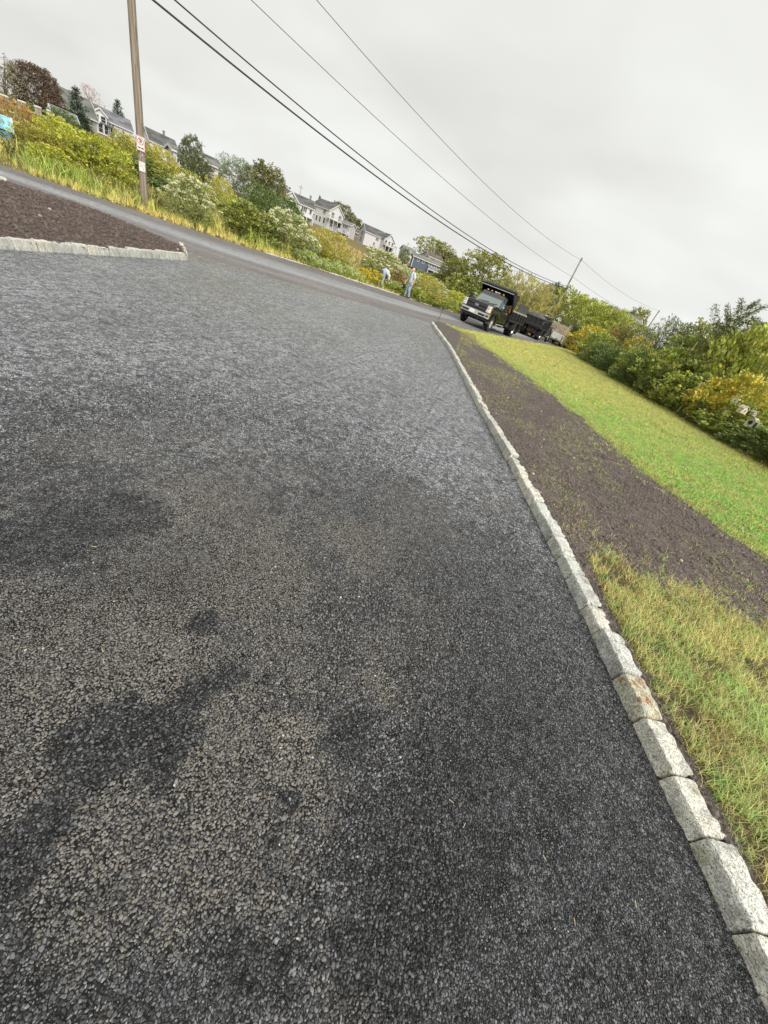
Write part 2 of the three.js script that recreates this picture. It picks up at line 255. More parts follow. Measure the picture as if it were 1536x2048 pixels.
const DRIVE = [[-1.22, -18.2], [-2.0, -17.5], [-3.5, -15.85], [-4.8, -13.75], [-6.3, -12.35], [-7.3, -11.25], [-8.2, -10.9], [-7.2, -9], [-6.7, -6.4], [-6.5, -4.8], [-6.3, -1], [-6.6, 8], [3, 8], [3, -18.2]];
const us = steps(0, 10.5, (u) => (u < 4 ? 0.05 : u < 6 ? 0.1 : 0.2)), zd = steps(-18.2, 8, (z) => (z > -3 && z < 0.8 ? 0.05 : z > -7 && z < 2 ? 0.1 : 0.22));
const driveway = struct('driveway', sheet(us.map((u) => -u).reverse(), zd, (u, z) => [kerbX(z) + 0.05 + u, 0.004, z], driveTone, (x, z) => inPoly(DRIVE, x, z)), M.asphalt);

// loose top stones of the new asphalt close by
function instanced(name, geo, mat, list, parent) {            // list: [matrix, color]
  const m = new THREE.InstancedMesh(geo, mat, list.length); list.forEach(([mx, c], i) => { m.setMatrixAt(i, mx); m.setColorAt(i, c); });
  m.name = name; m.userData.kind = 'stuff'; m.castShadow = m.receiveShadow = true; m.frustumCulled = false; if (parent) parent.add(m); else { m.name = numbered(name); scene.add(m); } return m;
}
function pebbleGeo(seed, flat = 0.8) { const r = rngOf(seed), g = new THREE.IcosahedronGeometry(1, 0), p = g.attributes.position, k = new Map(); for (let i = 0; i < p.count; i++) { const key = [p.getX(i), p.getY(i), p.getZ(i)].map((v) => v.toFixed(3)).join(); if (!k.has(key)) k.set(key, 0.72 + 0.5 * r()); const s = k.get(key); p.setXYZ(i, p.getX(i) * s * 1.15, p.getY(i) * s * flat, p.getZ(i) * s * 0.9); } g.computeVertexNormals(); return g; }
const PVM = (() => { camera.updateMatrixWorld(true); camera.aspect = 0.75; camera.updateProjectionMatrix(); return new THREE.Matrix4().multiplyMatrices(camera.projectionMatrix, camera.matrixWorldInverse); })();
const tmpV = new THREE.Vector4();
function inView(x, y, z, m = 1.2) { tmpV.set(x, y, z, 1).applyMatrix4(PVM); return tmpV.w > 0 && Math.abs(tmpV.x) < m * tmpV.w && Math.abs(tmpV.y) < m * tmpV.w; }
const Q = new THREE.Quaternion(), EU = new THREE.Euler(), SC = V(1, 1, 1), PO = V(0, 0, 0);
const mat4 = (x, y, z, rx, ry, rz, sx, sy = sx, sz = sx) => new THREE.Matrix4().compose(PO.set(x, y, z), Q.setFromEuler(EU.set(rx, ry, rz)), SC.set(sx, sy, sz));
{
  const r = rngOf(5), lists = [[], [], []], pitch = 0.0067;
  for (let gx = -4.4; gx < 1.85; gx += pitch) for (let gz = -4.6; gz < 0.75; gz += pitch) {
    const x = gx + (r() - 0.5) * pitch * 1.3, z = gz + (r() - 0.5) * pitch * 1.3, d = Math.hypot(x, z);
    if (r() < sstep(1.7, 4.4, d) || x > kerbX(z) + 0.005 || !inView(x, 0, z, 1.25)) continue;
    const coarse = sstep(0.42, 0.62, fbm(x * 0.9 + 2, z * 0.9, 3, 121) + 0.16 * sstep(0.3, -1.6, x)), size = 0.0030 * lerp(0.85, 1.4, coarse) * (0.6 + 1.0 * r() * r() + 0.1 * r());
    if (r() < 0.04 + 0.16 * coarse) continue;
    const [du, w] = dustAt(x, z), k = clamp(du * 0.8 * (0.1 + 1.25 * r())), b = 0.098 * (0.22 + 2.0 * Math.pow(r(), 2.2) + 0.2 * r()) * (1 - 0.4 * w), tint = (r() - 0.5) * 0.14, pale = r() > 0.997 ? 2.6 : 1;
    const c = rgb(lerp(b * (1 + tint), 0.205, k) * pale, lerp(b, 0.185, k) * pale, lerp(b * (1 - tint), 0.156, k) * pale);
    lists[(r() * 3) | 0].push([mat4(x, 0.004 + size * (0.25 + 0.5 * r()), z, (r() - 0.5) * 0.7, r() * 6.28, (r() - 0.5) * 0.7, size * (0.9 + 0.4 * r()), size, size * (0.8 + 0.4 * r())), c]);
  }
  const pm = new THREE.MeshPhysicalMaterial({ color: 0xffffff, roughness: 0.5, ior: 1.5, specularIntensity: 0.4 });
  lists.forEach((l, i) => instanced('surface_stones', pebbleGeo(200 + i), pm, l, driveway));
}

// lawn on the right: turf, a strip of raked topsoil along the kerb, a burnt patch close by
const LAWN = [[-1.2, -18.2], [-1.05, -20.3], [0.15, -21.3], [2.9, -28.1], [6.6, -36.6], [11.4, -47.4], [30, -47], [30, 9], [1.2, 9]].concat([[-2, 9]]);
const roadGap = (x, z) => -toLine(NEARP, x, z);                // metres from the road's near edge
const lawnY = (x, z) => 0.012 + 0.066 * sstep(0.1, 1.2, z < -16 ? Math.min(roadGap(x, z), 9) : 9) + 0.02 * (fbm(x * 0.9, z * 0.9, 2, 131) - 0.5) * sstep(2.2, 3, x) + 0.012 * Math.max(0, x - 4) * sstep(4, 9, x);
const SOILLINE = [[-0.4, -22.5], [-0.55, -20.3], [0.75, -17.6], [2.0, -14.8], [2.75, -12.2], [3.4, -9.7], [3.75, -6.6], [4.4, -5.1], [5.0, -4.4], [7, -3.4], [9, -3.2]].map(([x, z]) => [z, x]);
const onLine = (L, z) => { for (let i = 0; i < L.length - 1; i++) if (z >= L[i][0] && z <= L[i + 1][0]) return lerp(L[i][1], L[i + 1][1], (z - L[i][0]) / (L[i + 1][0] - L[i][0])); return z < L[0][0] ? L[0][1] : L[L.length - 1][1]; };
const PATCH = [[1.7, -2.5], [1.9, -2.7], [2.3, -2.8], [3.0, -2.85], [3.7, -2.95], [4.6, -3.0], [6, -2.8], [9, -2.8]];
const patchZ = (x) => { for (let i = 0; i < PATCH.length - 1; i++) if (x <= PATCH[i + 1][0]) return lerp(PATCH[i][1], PATCH[i + 1][1], clamp((x - PATCH[i][0]) / (PATCH[i + 1][0] - PATCH[i][0]))); return -2.8; };
function soilAt(x, z) {                                       // > 0 bare soil, < 0 grass; metres, roughly
  const wob = (fbm(x * 1.6, z * 1.6, 4, 141) - 0.5) * 0.7;
  const rag = (fbm(x * 3.4 + 8, z * 3.4, 4, 143) - 0.5) * 1.1, strip = Math.min(onLine(SOILLINE, z) - x, patchZ(x) - z + rag), kerbside = kerbX(z) + 0.15 + 0.05 * clamp(-z, 0, 3) - x;
  return Math.max(strip + wob, kerbside + wob * 0.22);
}
function grassTone(x, z, r) {                                 // linear base colour of the blades
  const n = fbm(x * 0.5 + 11, z * 0.5, 4, 151), m = fbm(x * 2.2, z * 2.2, 3, 153), far = clamp(sstep(-8, -19, z + 4 * (fbm(x * 0.35, z * 0.35, 3, 158) - 0.5)) * 0.95), hedge = sstep(1.9, 0.5, 12.2 - x - 0.8 * n) * (1 - far * 0.4), near = sstep(-4.2, -3.2, z);
  let c = [0.30, 0.55, 0.10];
  const mix = (d, k) => { c = c.map((v, i) => lerp(v, d[i], clamp(k))); };
  mix([0.52, 0.58, 0.14], sstep(0.4, 0.66, m) * 0.6);
  mix([0.64, 0.565, 0.16], far * (0.6 + 0.5 * n));
  mix([0.46, 0.31, 0.08], hedge * 0.8);
  if (near > 0) { mix([0.42, 0.60, 0.18], near * 0.6); mix([0.68, 0.60, 0.20], near * sstep(0.42, 0.62, fbm(x * 1.3 + 21, z * 1.3, 4, 157) + 0.25 * (m - 0.5) + 0.14 * sstep(-1.6, -3.2, z))); mix([0.40, 0.25, 0.08], near * 0.8 * sstep(0.57, 0.66, fbm(x * 1.7 + 5, z * 1.7, 3, 155))); }
  const edge = sstep(-0.9, 0.0, soilAt(x, z)); mix([0.34, 0.30, 0.10], edge * 0.55);
  return c;
}
const ul = steps(0, 32, (u) => (u < 3.5 ? 0.09 : u < 11 ? 0.2 : 1)), zl = steps(-47.4, 9, (z) => (z > -7 && z < 2 ? 0.1 : z > -22 ? 0.25 : 0.5));
const lawn = struct('lawn', sheet(ul, zl, (u, z) => { const x = kerbX(z) + 0.112 + u; return [x, lawnY(x, z), z]; }, (x, z) => { const c = grassTone(x, z), s = sstep(-0.25, 0.15, soilAt(x, z)); const nr = sstep(-4.6, -3.6, z); return [lerp(lerp(c[0] * 0.75, 0.15, nr), 0.12, s), lerp(lerp(c[1] * 0.75, 0.125, nr), 0.095, s), lerp(lerp(c[2] * 0.8, 0.06, nr), 0.08, s)]; }, (x, z) => inPoly(LAWN, x, z)), M.turf);
const soilStrip = struct('soil_strip', sheet(ul.filter((u) => u < 8), zl.filter((z) => z > -23), (u, z) => { const x = kerbX(z) + 0.116 + u; return [x, lawnY(x, z) + 0.008 + 0.022 * (fbm(x * 7, z * 7, 3, 145) - 0.5) * (u > 0.04 ? 1 : 0), z]; }, null, (x, z) => inPoly(LAWN, x, z) && soilAt(x, z) > 0.0), M.soil);

function tuftGeo(seed, n, h, spread, w, lean = 0.5, seg = 2) {
  const r = rngOf(seed), P = [], N = [];
  for (let b = 0; b < n; b++) {
    const a = r() * 6.28, ro = spread * Math.sqrt(r()), bx = ro * Math.cos(a), bz = ro * Math.sin(a), da = r() * 6.28, len = h * (0.55 + 0.6 * r()), le = lean * (0.3 + r()), ww = w * (0.7 + 0.6 * r()), px = -Math.sin(da), pz = Math.cos(da);
    const at = (t, s) => { const o = len * le * t * t, y = len * t * (1 - 0.35 * le * t), k = ww * (1 - t * 0.92) * s; return [bx + Math.cos(da) * o + px * k, y, bz + Math.sin(da) * o + pz * k]; };
    for (let s = 0; s < seg; s++) { const t0 = s / seg, t1 = (s + 1) / seg, A = at(t0, 1), B = at(t0, -1), C = at(t1, 1), D = at(t1, -1); P.push(...A, ...B, ...C); if (s < seg - 1) P.push(...C, ...B, ...D); }
  }
  const g = new THREE.BufferGeometry(); g.setAttribute('position', new THREE.Float32BufferAttribute(P, 3)); g.computeVertexNormals(); return g;
}
const jig = (c, r, k = 0.25) => { const v = 1 + (r() - 0.5) * 2 * k, t = (r() - 0.5) * k * 0.6; return rgb(clamp(c[0] * v * (1 + t)), clamp(c[1] * v), clamp(c[2] * v * (1 - t))); };
{
  const r = rngOf(77), near = [], far = [], sparse = [];
  const turf = (x0, x1, z0, z1, pitch, list, sc, keep) => { for (let x = x0; x < x1; x += pitch) for (let z = z0; z < z1; z += pitch) { const X = x + (r() - 0.5) * pitch * 1.5, Z = z + (r() - 0.5) * pitch * 1.5; if (X < kerbX(Z) + 0.16 || !inPoly(LAWN, X, Z) || (X > 12.6 && Z < 0) || !inView(X, 0.1, Z, 1.3)) continue; if (!keep(X, Z)) continue; const s = sc * (0.7 + 0.6 * r()); let c = grassTone(X, Z); const pk = r(); if (pk < 0.2) c = [0.54, 0.50, 0.19]; else if (pk < 0.36) c = [0.28, 0.50, 0.10]; else if (pk < 0.48) c = [0.56, 0.52, 0.2]; else if (pk < 0.53) c = [0.24, 0.15, 0.07]; list.push([mat4(X, lawnY(X, Z), Z, (r() - 0.5) * 0.4, r() * 6.28, (r() - 0.5) * 0.4, s, s * (0.75 + 0.5 * r()), s), jig(c, r)]); } };
  const grassy = (x, z) => { const s = soilAt(x, z); if (z > -3.9 && r() < 0.85 * sstep(0.56, 0.66, fbm(x * 4.5 + 3, z * 4.5, 4, 159))) return false; return s < -0.12 || (s < 0.02 && r() < 0.75) || (s < 0.55 && r() < 0.32 * (1 - s / 0.55)); };
  turf(1.8, 5.2, -3.9, 1.2, 0.0245, near, 1, grassy);
  turf(3.2, 12.7, -11, -3.2, 0.052, far, 0.9, grassy);
  turf(1.0, 12.7, -20, -11, 0.075, far, 1.15, grassy);
  turf(-1, 12.7, -47.5, -20, 0.12, far, 1.5, grassy);
  // thin regrowth on the bare strip, in patches
  const thin = (x, z) => { const s = soilAt(x, z); if (s < 0) return false; const q = fbm(x * 1.1 + 40, z * 0.55, 4, 161), b = sstep(0.50, 0.66, q + 0.12 * sstep(-6, -12, z) + 0.20 * sstep(-5.2, -3.4, z) - 0.1 * sstep(-9, -5.5, z)); return r() < b * 0.5; };
  turf(0.2, 4.2, -20, -2.6, 0.045, sparse, 0.85, thin);
  instanced('grass', tuftGeo(1, 11, 0.064, 0.03, 0.0014, 0.9, 3), M.blade, near, lawn);
  instanced('grass', tuftGeo(2, 12, 0.05, 0.055, 0.0035, 0.8), M.blade, far, lawn);
  instanced('grass', tuftGeo(3, 6, 0.045, 0.03, 0.0025, 1.2), M.blade, sparse, lawn);
  // crumbs of topsoil
  const crumbs = [];
  for (let i = 0; i < 90000; i++) { const x = 0.2 + r() * 5.2, z = -11 + 11.5 * r(); if (x < kerbX(z) + 0.13 || !inView(x, 0.1, z, 1.25) || soilAt(x, z) < 0.02) continue; const s = 0.0045 + 0.019 * Math.pow(r(), 7), v = 0.75 + 0.7 * r(), p = r() > 0.992 ? 3 : 1; crumbs.push([mat4(x, lawnY(x, z) + 0.006 + s * 0.2, z, r() * 6, r() * 6, r() * 6, s), rgb(v * p, v * p * 0.98, v * p * 0.96)]); }
  instanced('soil_crumbs', pebbleGeo(31, 0.8), M.clod, crumbs, soilStrip);
}

// ---------------------------------------------------------------- kerbs of split granite setts
function stoneGeo(L, W, H, seed, hi) {                        // x along the kerb, z across (front at -z), bottom at y = -0.1
  const nx = hi ? 14 : 5, ny = hi ? 9 : 4, nz = hi ? 6 : 2, B = 0.1, g = new THREE.BoxGeometry(1, 1, 1, nx, ny, nz), p = g.attributes.position, uv = g.attributes.uv, r = rngOf(seed), o = r() * 50, R = 0.014 + 0.008 * r(), skew = (r() - 0.5) * 0.02;
  for (let i = 0; i < p.count; i++) {
    const hx = L / 2, hy = (H + B) / 2, hz = W / 2; let x = p.getX(i) * L, y = p.getY(i) * (H + B), z = p.getZ(i) * W;
    const cx = clamp(x, -hx + R, hx - R), cy = y > 0 ? clamp(y, -hy, hy - R * 1.3) : y, cz = clamp(z, -hz + R, hz - R), dx = x - cx, dy = y - cy, dz = z - cz, d = Math.hypot(dx, dy, dz);
    if (d > 1e-6) { const k = Math.min(1, (R * 1.0) / d); x = cx + dx * k; y = cy + dy * k * 1.15; z = cz + dz * k; }
    const n = fbm(x * 22 + o, y * 22 + z * 16, 3, seed) - 0.5, n2 = hi ? fbm(x * 90 + o, (y + z) * 90, 2, seed + 3) - 0.5 : 0, t = (y + hy) / (2 * hy);
    z += (p.getZ(i) < 0 ? -1 : 1) * n * 0.019 + (1 - t) * -0.020 + 0.02 + n2 * 0.009; y += n * 0.012 * (p.getY(i) > 0.4 ? 1 : 0) + n2 * 0.004; x += n * 0.008 + skew * z * 4;
    p.setXYZ(i, x, y + hy - B, z); const f = Math.abs(p.getZ(i)); uv.setXY(i, x / 0.5 + o, (y + z * 1.3) / 0.5 + o * 0.37);
  }
  g.computeVertexNormals(); return g;
}
const graniteOf = (r, g, b, rough = 0.9) => std({ map: T.granite, bumpMap: T.graniteBump, bumpScale: 0.004, color: rgb(r, g, b), roughness: rough });
const GRAN = [graniteOf(0.93, 0.93, 0.89), graniteOf(0.80, 0.81, 0.79), graniteOf(1.0, 0.98, 0.90), graniteOf(0.88, 0.91, 0.86)];
const rusty = (() => { // one stone with an iron stain
  const t = dtex(256, (x, y) => { const a = clamp(Math.hypot((x - 128) / 110, (y - 128) / 110)), k = sstep(0.42, 0.72, fbm(x / 26, y / 26, 5, 66)) * sstep(0.3, 0.6, vnoise(x / 3, y / 3, 68) + 0.25 * vnoise(x / 9, y / 9, 69)) , v = 0.72 + 0.5 * (fbm(x / 4, y / 4, 2, 67) - 0.5); return [lerp(v, v * 0.8, k), lerp(v, v * 0.54, k), lerp(v * 0.93, v * 0.36, k)]; }, true);
  return std({ map: t, bumpMap: T.graniteBump, bumpScale: 0.004, color: rgb(0.9, 0.9, 0.82) });
})();
const loStones = [0, 1, 2, 3, 4, 5].map((i) => stoneGeo(1, 0.115, 0.105, 300 + i, false)), hiStones = [0, 1, 2, 3, 4].map((i) => stoneGeo(0.27, 0.125, 0.1, 320 + i, true));
function kerbRun(pts, group, seed, opts = {}) {               // lays stones along a polyline; the front face follows it
  const { len = 0.265, spread = 0.06, out = 1, h = 1, hi, y = 0, skip = 0 } = opts, r = rngOf(seed), c = curveOf(pts), total = c.getLength(); let s = 0.02, k = 0;
  while (s < total - 0.15) {
    const L = len + (r() - 0.5) * 2 * spread, a = c.getPointAt(Math.min(1, s / total)), b = c.getPointAt(Math.min(1, (s + L) / total)), dx = b.x - a.x, dz = b.z - a.z, l = Math.hypot(dx, dz), nx = (-dz / l) * out, nz = (dx / l) * out;
    const near = hi && hi((a.x + b.x) / 2, (a.z + b.z) / 2), g = near ? hiStones[k % 5] : loStones[(r() * 6) | 0];
    const m = part('kerb_stone', g, GRAN[(r() * 4) | 0], group), W = 0.06;
    if (!(skip && r() < skip)) {
      m.position.set((a.x + b.x) / 2 + nx * W + (r() - 0.5) * 0.008, y + (r() - 0.5) * 0.014, (a.z + b.z) / 2 + nz * W + (r() - 0.5) * 0.008);
      m.rotation.set(0, Math.atan2(-dz, dx) + (out > 0 ? 0 : Math.PI) + (r() - 0.5) * 0.03, 0); m.scale.set((L - (near ? 0.007 : 0.016)) / (near ? 0.27 : 1), h * (0.90 + 0.2 * r()), 0.95 + 0.12 * r());
    } else group.remove(m);
    s += L; k++;
  }
}
{
  const g = thing('granite_kerb', 'long kerb of pale granite stones between the black driveway and the soil strip', 'kerb');
  kerbRun(KERB.slice(0, -1).reverse(), g, 41, { out: 1, hi: (x, z) => z > -4.5 });
  // the stained stone, sixth or so from the bottom edge
  let best, bd = 9; for (const s of g.children) { const d = Math.hypot(s.position.x - 1.70, s.position.z + 1.52); if (d < bd) { bd = d; best = s; } }
  best.material = rusty; best.userData.label = 'rust-stained kerb stone';
}
// planting island on the left: soil behind its own kerb
const ISLE = [[-5.95, 0.5], [-6.1, -3], [-6.25, -4.9], [-6.45, -6.6], [-6.85, -9.65]], ISLE_END = [[-6.87, -9.72], [-7.55, -10.6], [-8.2, -11.35]];
const ISLEPOLY = [...ISLE, ...ISLE_END.slice(1), [-9.4, -11.55], [-10.4, -11.6], [-11.4, -11.35], [-12.3, -10.4], [-13.2, -9.0], [-15, -6], [-17, 0.5]].map(([x, z]) => [x, z]);
{
  const back = [[-8.2, -11.35], [-9.4, -11.55], [-10.4, -11.6], [-11.4, -11.35], [-12.3, -10.4], [-13.2, -9.0], [-15, -6], [-17, 0.5]];
  const gapBack = (x, z) => Math.abs(toLine(back, x, z));
  const y = (x, z) => 0.02 + 0.085 * sstep(0, 0.9, gapBack(x, z)) + 0.06 * sstep(0.6, 2.4, gapBack(x, z)) * sstep(0.1, 1.6, Math.abs(toLine(ISLE, x, z))) + 0.05 * (fbm(x * 1.3, z * 1.3, 3, 171) - 0.5);
  const darkSoil = M.soil.clone(), darkClod = M.clod.clone(); darkSoil.color.setRGB(0.20, 0.155, 0.13); darkClod.color.setRGB(0.085, 0.065, 0.055);
  const inner = ISLEPOLY.map(([x, z], i) => (i < 5 ? [x - 0.06, z] : i < 7 ? [x - 0.05, z + 0.05] : [x, z]));
  const bed = struct('soil_bed', sheet(steps(-17, -5.8, () => 0.1), steps(-11.8, 0.5, () => 0.1), (x, z) => [x, y(x, z), z], null, (x, z) => inPoly(inner, x + 0.1 * (fbm(x * 5, z * 5, 2, 173) - 0.5), z)), darkSoil);
  const r = rngOf(19), crumbs = [];
  for (let i = 0; i < 60000; i++) { const x = -14 + 8.2 * r(), z = -11.7 + 9 * r(); if (!inPoly(inner, x, z) || !inView(x, 0.1, z, 1.2)) continue; const s = 0.007 + 0.035 * Math.pow(r(), 7), v = 0.75 + 0.7 * r(), p = r() > 0.996 ? 4 : 1; crumbs.push([mat4(x, y(x, z) + s * 0.25, z, r() * 6, r() * 6, r() * 6, s), rgb(v * p, v * p, v * p)]); }
  instanced('soil_crumbs', pebbleGeo(33, 0.8), darkClod, crumbs, bed);
  const g = thing('granite_kerb', 'pale granite kerb turning a corner round the brown planting island at left', 'kerb');
  kerbRun(ISLE, g, 43, { out: -1, len: 0.3, spread: 0.09, h: 1.35 }); kerbRun(ISLE_END, g, 47, { out: -1, len: 0.25, spread: 0.07, h: 1.2 });
  const g2 = thing('granite_kerb', 'short run of loose pale stones at the back corner of the planting island', 'kerb');
  kerbRun([[-12.45, -10.35], [-12.75, -9.9], [-13.2, -9.2], [-14, -8]], g2, 49, { out: 1, len: 0.32, spread: 0.1, h: 1.0 });
}
{ // edging on the far side of the road
  const g = thing('granite_kerb', 'low white stone edging on the far side of the road beside the flowers', 'kerb');
  const pts = FARP.filter(([x]) => x > -10.2 && x < -4.4).map(([x, z]) => [x - 0.02, z - 0.02]);
  kerbRun(pts, g, 53, { out: -1, len: 0.22, spread: 0.05, h: 0.6, y: -0.02 });
  const g2 = thing('granite_kerb', 'broken row of small white stones on the verge behind the standing man', 'kerb');
  kerbRun(FARP.filter(([x]) => x > -4.2 && x < -0.6), g2, 57, { out: -1, len: 0.32, spread: 0.1, h: 0.6, y: -0.02, skip: 0.4 });
  const g3 = thing('granite_kerb', 'row of pale stones where the lawn meets the road behind the trucks', 'kerb');
  kerbRun(NEARP.filter(([x]) => x > 9.2 && x < 14.5).map(([x, z]) => [x + 0.1, z + 0.05]), g3, 59, { out: 1, len: 0.3, spread: 0.08, h: 0.8, y: -0.02, skip: 0.15 });
}
// ---------------------------------------------------------------- plants
const profiles = {
  dome: (t) => Math.sqrt(Math.max(0, 1 - Math.pow(Math.max(0, t - 0.28) / 0.74, 2.2))) * (0.82 + 0.18 * Math.min(1, t / 0.28)),
  round: (t) => Math.sqrt(Math.max(0.02, 1 - Math.pow((t - 0.55) / 0.52, 2))),
  cone: (t) => Math.pow(1 - t, 0.85) * 0.95 + 0.04,
  column: (t) => Math.pow(Math.max(0.03, 1 - Math.pow(Math.abs(t - 0.4) / 0.64, 2.4)), 0.6),
  fan: (t) => 0.35 + 0.65 * Math.sqrt(t) * (t > 0.85 ? 1 - (t - 0.85) * 4 : 1),
};
class Leaves {
  constructor() { this.P = []; this.C = []; }
  leaf(p, d, s, n, L, W, fold, c) {
    const mx = p.x + d.x * L * 0.45, my = p.y + d.y * L * 0.45, mz = p.z + d.z * L * 0.45, f = fold * W;
    const ax = mx + s.x * W + n.x * f, ay = my + s.y * W + n.y * f, az = mz + s.z * W + n.z * f, bx = mx - s.x * W + n.x * f, by = my - s.y * W + n.y * f, bz = mz - s.z * W + n.z * f, tx = p.x + d.x * L, ty = p.y + d.y * L, tz = p.z + d.z * L;
    this.P.push(p.x, p.y, p.z, ax, ay, az, tx, ty, tz, p.x, p.y, p.z, tx, ty, tz, bx, by, bz);
    for (let i = 0; i < 6; i++) this.C.push(c[0], c[1], c[2]);
  }
  build() { const g = new THREE.BufferGeometry(); g.setAttribute('position', new THREE.Float32BufferAttribute(this.P, 3)); g.setAttribute('color', new THREE.Float32BufferAttribute(this.C, 3)); g.computeVertexNormals(); return g; }
}
function plantGeo(seed, o) {
  const r = rngOf(seed), L = new Leaves(), F = new Leaves(), stems = [], prof = profiles[o.shape], gs = () => (r() + r() + r() - 1.5) * 0.9, tips = [];
  const d = V(0, 0, 0), s = V(0, 0, 0), n = V(0, 0, 0), p = V(0, 0, 0);
  for (let c = 0; c < o.n; c++) {
    let t, w; do { t = r(); w = prof(t); } while (r() > w * 0.9 + 0.1);
    const a = r() * 6.283, lump = 1 + o.lump * 2 * (vnoise(a * 1.6 + seed, t * 4.5, seed) - 0.5) * (1 + 0.6 * t), rho = Math.pow(r(), o.shell ?? 0.4) * w * lump * o.r, y = o.y0 + t * (o.h - o.y0) * (1 + 0.3 * o.lump * (vnoise(a * 1.2, 9.7, seed + 4) - 0.5));
    const cx = Math.cos(a) * rho, cz = Math.sin(a) * rho, out = V(Math.cos(a) * 0.8, 0.35 + t * 0.6, Math.sin(a) * 0.8).normalize();
    tips.push([cx, y, cz, rho / (o.r * Math.max(w, 0.05)), t]);
    let base = o.cols[(r() * o.cols.length) | 0]; const cv = 0.78 + 0.44 * r(), mixc = o.cols[(r() * o.cols.length) | 0], k = r() * 0.5; base = base.map((v, i) => lerp(v, mixc[i], k) * cv);
    for (let i = 0; i < o.k; i++) {
      p.set(cx + gs() * o.cr, y + gs() * o.cr * 0.8, cz + gs() * o.cr); if (p.y < 0.02) p.y = 0.02 + 0.1 * r();
      d.set(out.x + gs() * 1.3, out.y + gs() * 1.1 + (o.up ?? 0), out.z + gs() * 1.3).normalize();
      n.set(gs(), 0.8 + gs(), gs()).normalize(); s.crossVectors(d, n).normalize(); n.crossVectors(s, d);
      const q = 0.85 + 0.3 * r(), z = 0.65 + 0.7 * r(), g = (r() - 0.5) * 0.2;
      L.leaf(p, d, s, n, o.len * z, o.wid * z, 0.35, [base[0] * q * (1 + g), base[1] * q, base[2] * q * (1 - g)]);
    }
    if (o.flower && t > (o.flowerT ?? 0.45) && rho > 0.5 * w * o.r && r() < o.flower) for (let i = 0; i < (o.fk ?? 7); i++) {
      p.set(cx + gs() * o.cr * 0.9, y + o.cr * 0.5 + Math.abs(gs()) * o.cr, cz + gs() * o.cr * 0.9);
      for (let j = 0; j < 3; j++) { d.set(gs(), 0.5 + r(), gs()).normalize(); n.set(gs(), gs(), gs()).normalize(); s.crossVectors(d, n).normalize(); n.crossVectors(s, d); const q = 0.85 + 0.25 * r(), fc = o.fcol; F.leaf(p, d, s, n, o.fs * (0.7 + 0.7 * r()), o.fs * 0.5, 0.4, [fc[0] * q, fc[1] * q, fc[2] * q]); }
    }
  }
  const pick = tips.filter((t) => t[3] > 0.3); const sn = o.stems ?? 8;
  if (o.trunk) {
    const th = o.trunk, top = [0.08 * o.r * (r() - 0.5), o.y0 + (o.h - o.y0) * 0.55, 0.08 * o.r * (r() - 0.5)];
    stems.push(bar([0, -0.2, 0], [0, o.y0 * 0.8, 0], th, 8, th * 0.8), bar([0, o.y0 * 0.79, 0], top, th * 0.8, 7, th * 0.3));
    for (let i = 0; i < sn; i++) { const q = pick[(r() * pick.length) | 0], h = o.y0 * 0.6 + r() * (top[1] - o.y0 * 0.6); if (q[1] < h - 0.2 * o.h) continue; stems.push(bar([top[0] * h / top[1], h, top[2] * h / top[1]], [q[0] * 0.9, q[1], q[2] * 0.9], th * 0.32, 5, th * 0.08)); }
  } else for (let i = 0; i < sn; i++) { const q = pick[(r() * pick.length) | 0]; const k = 0.15 * o.r; stems.push(bar([q[0] * 0.15 + (r() - 0.5) * k, -0.1, q[2] * 0.15 + (r() - 0.5) * k], [q[0] * 0.97, q[1] + o.cr * 0.3, q[2] * 0.97], o.sr ?? 0.014, 4, (o.sr ?? 0.014) * 0.35)); }
  return { leaves: L.build(), flowers: F.P.length ? F.build() : null, stems: merge(stems), o };
}
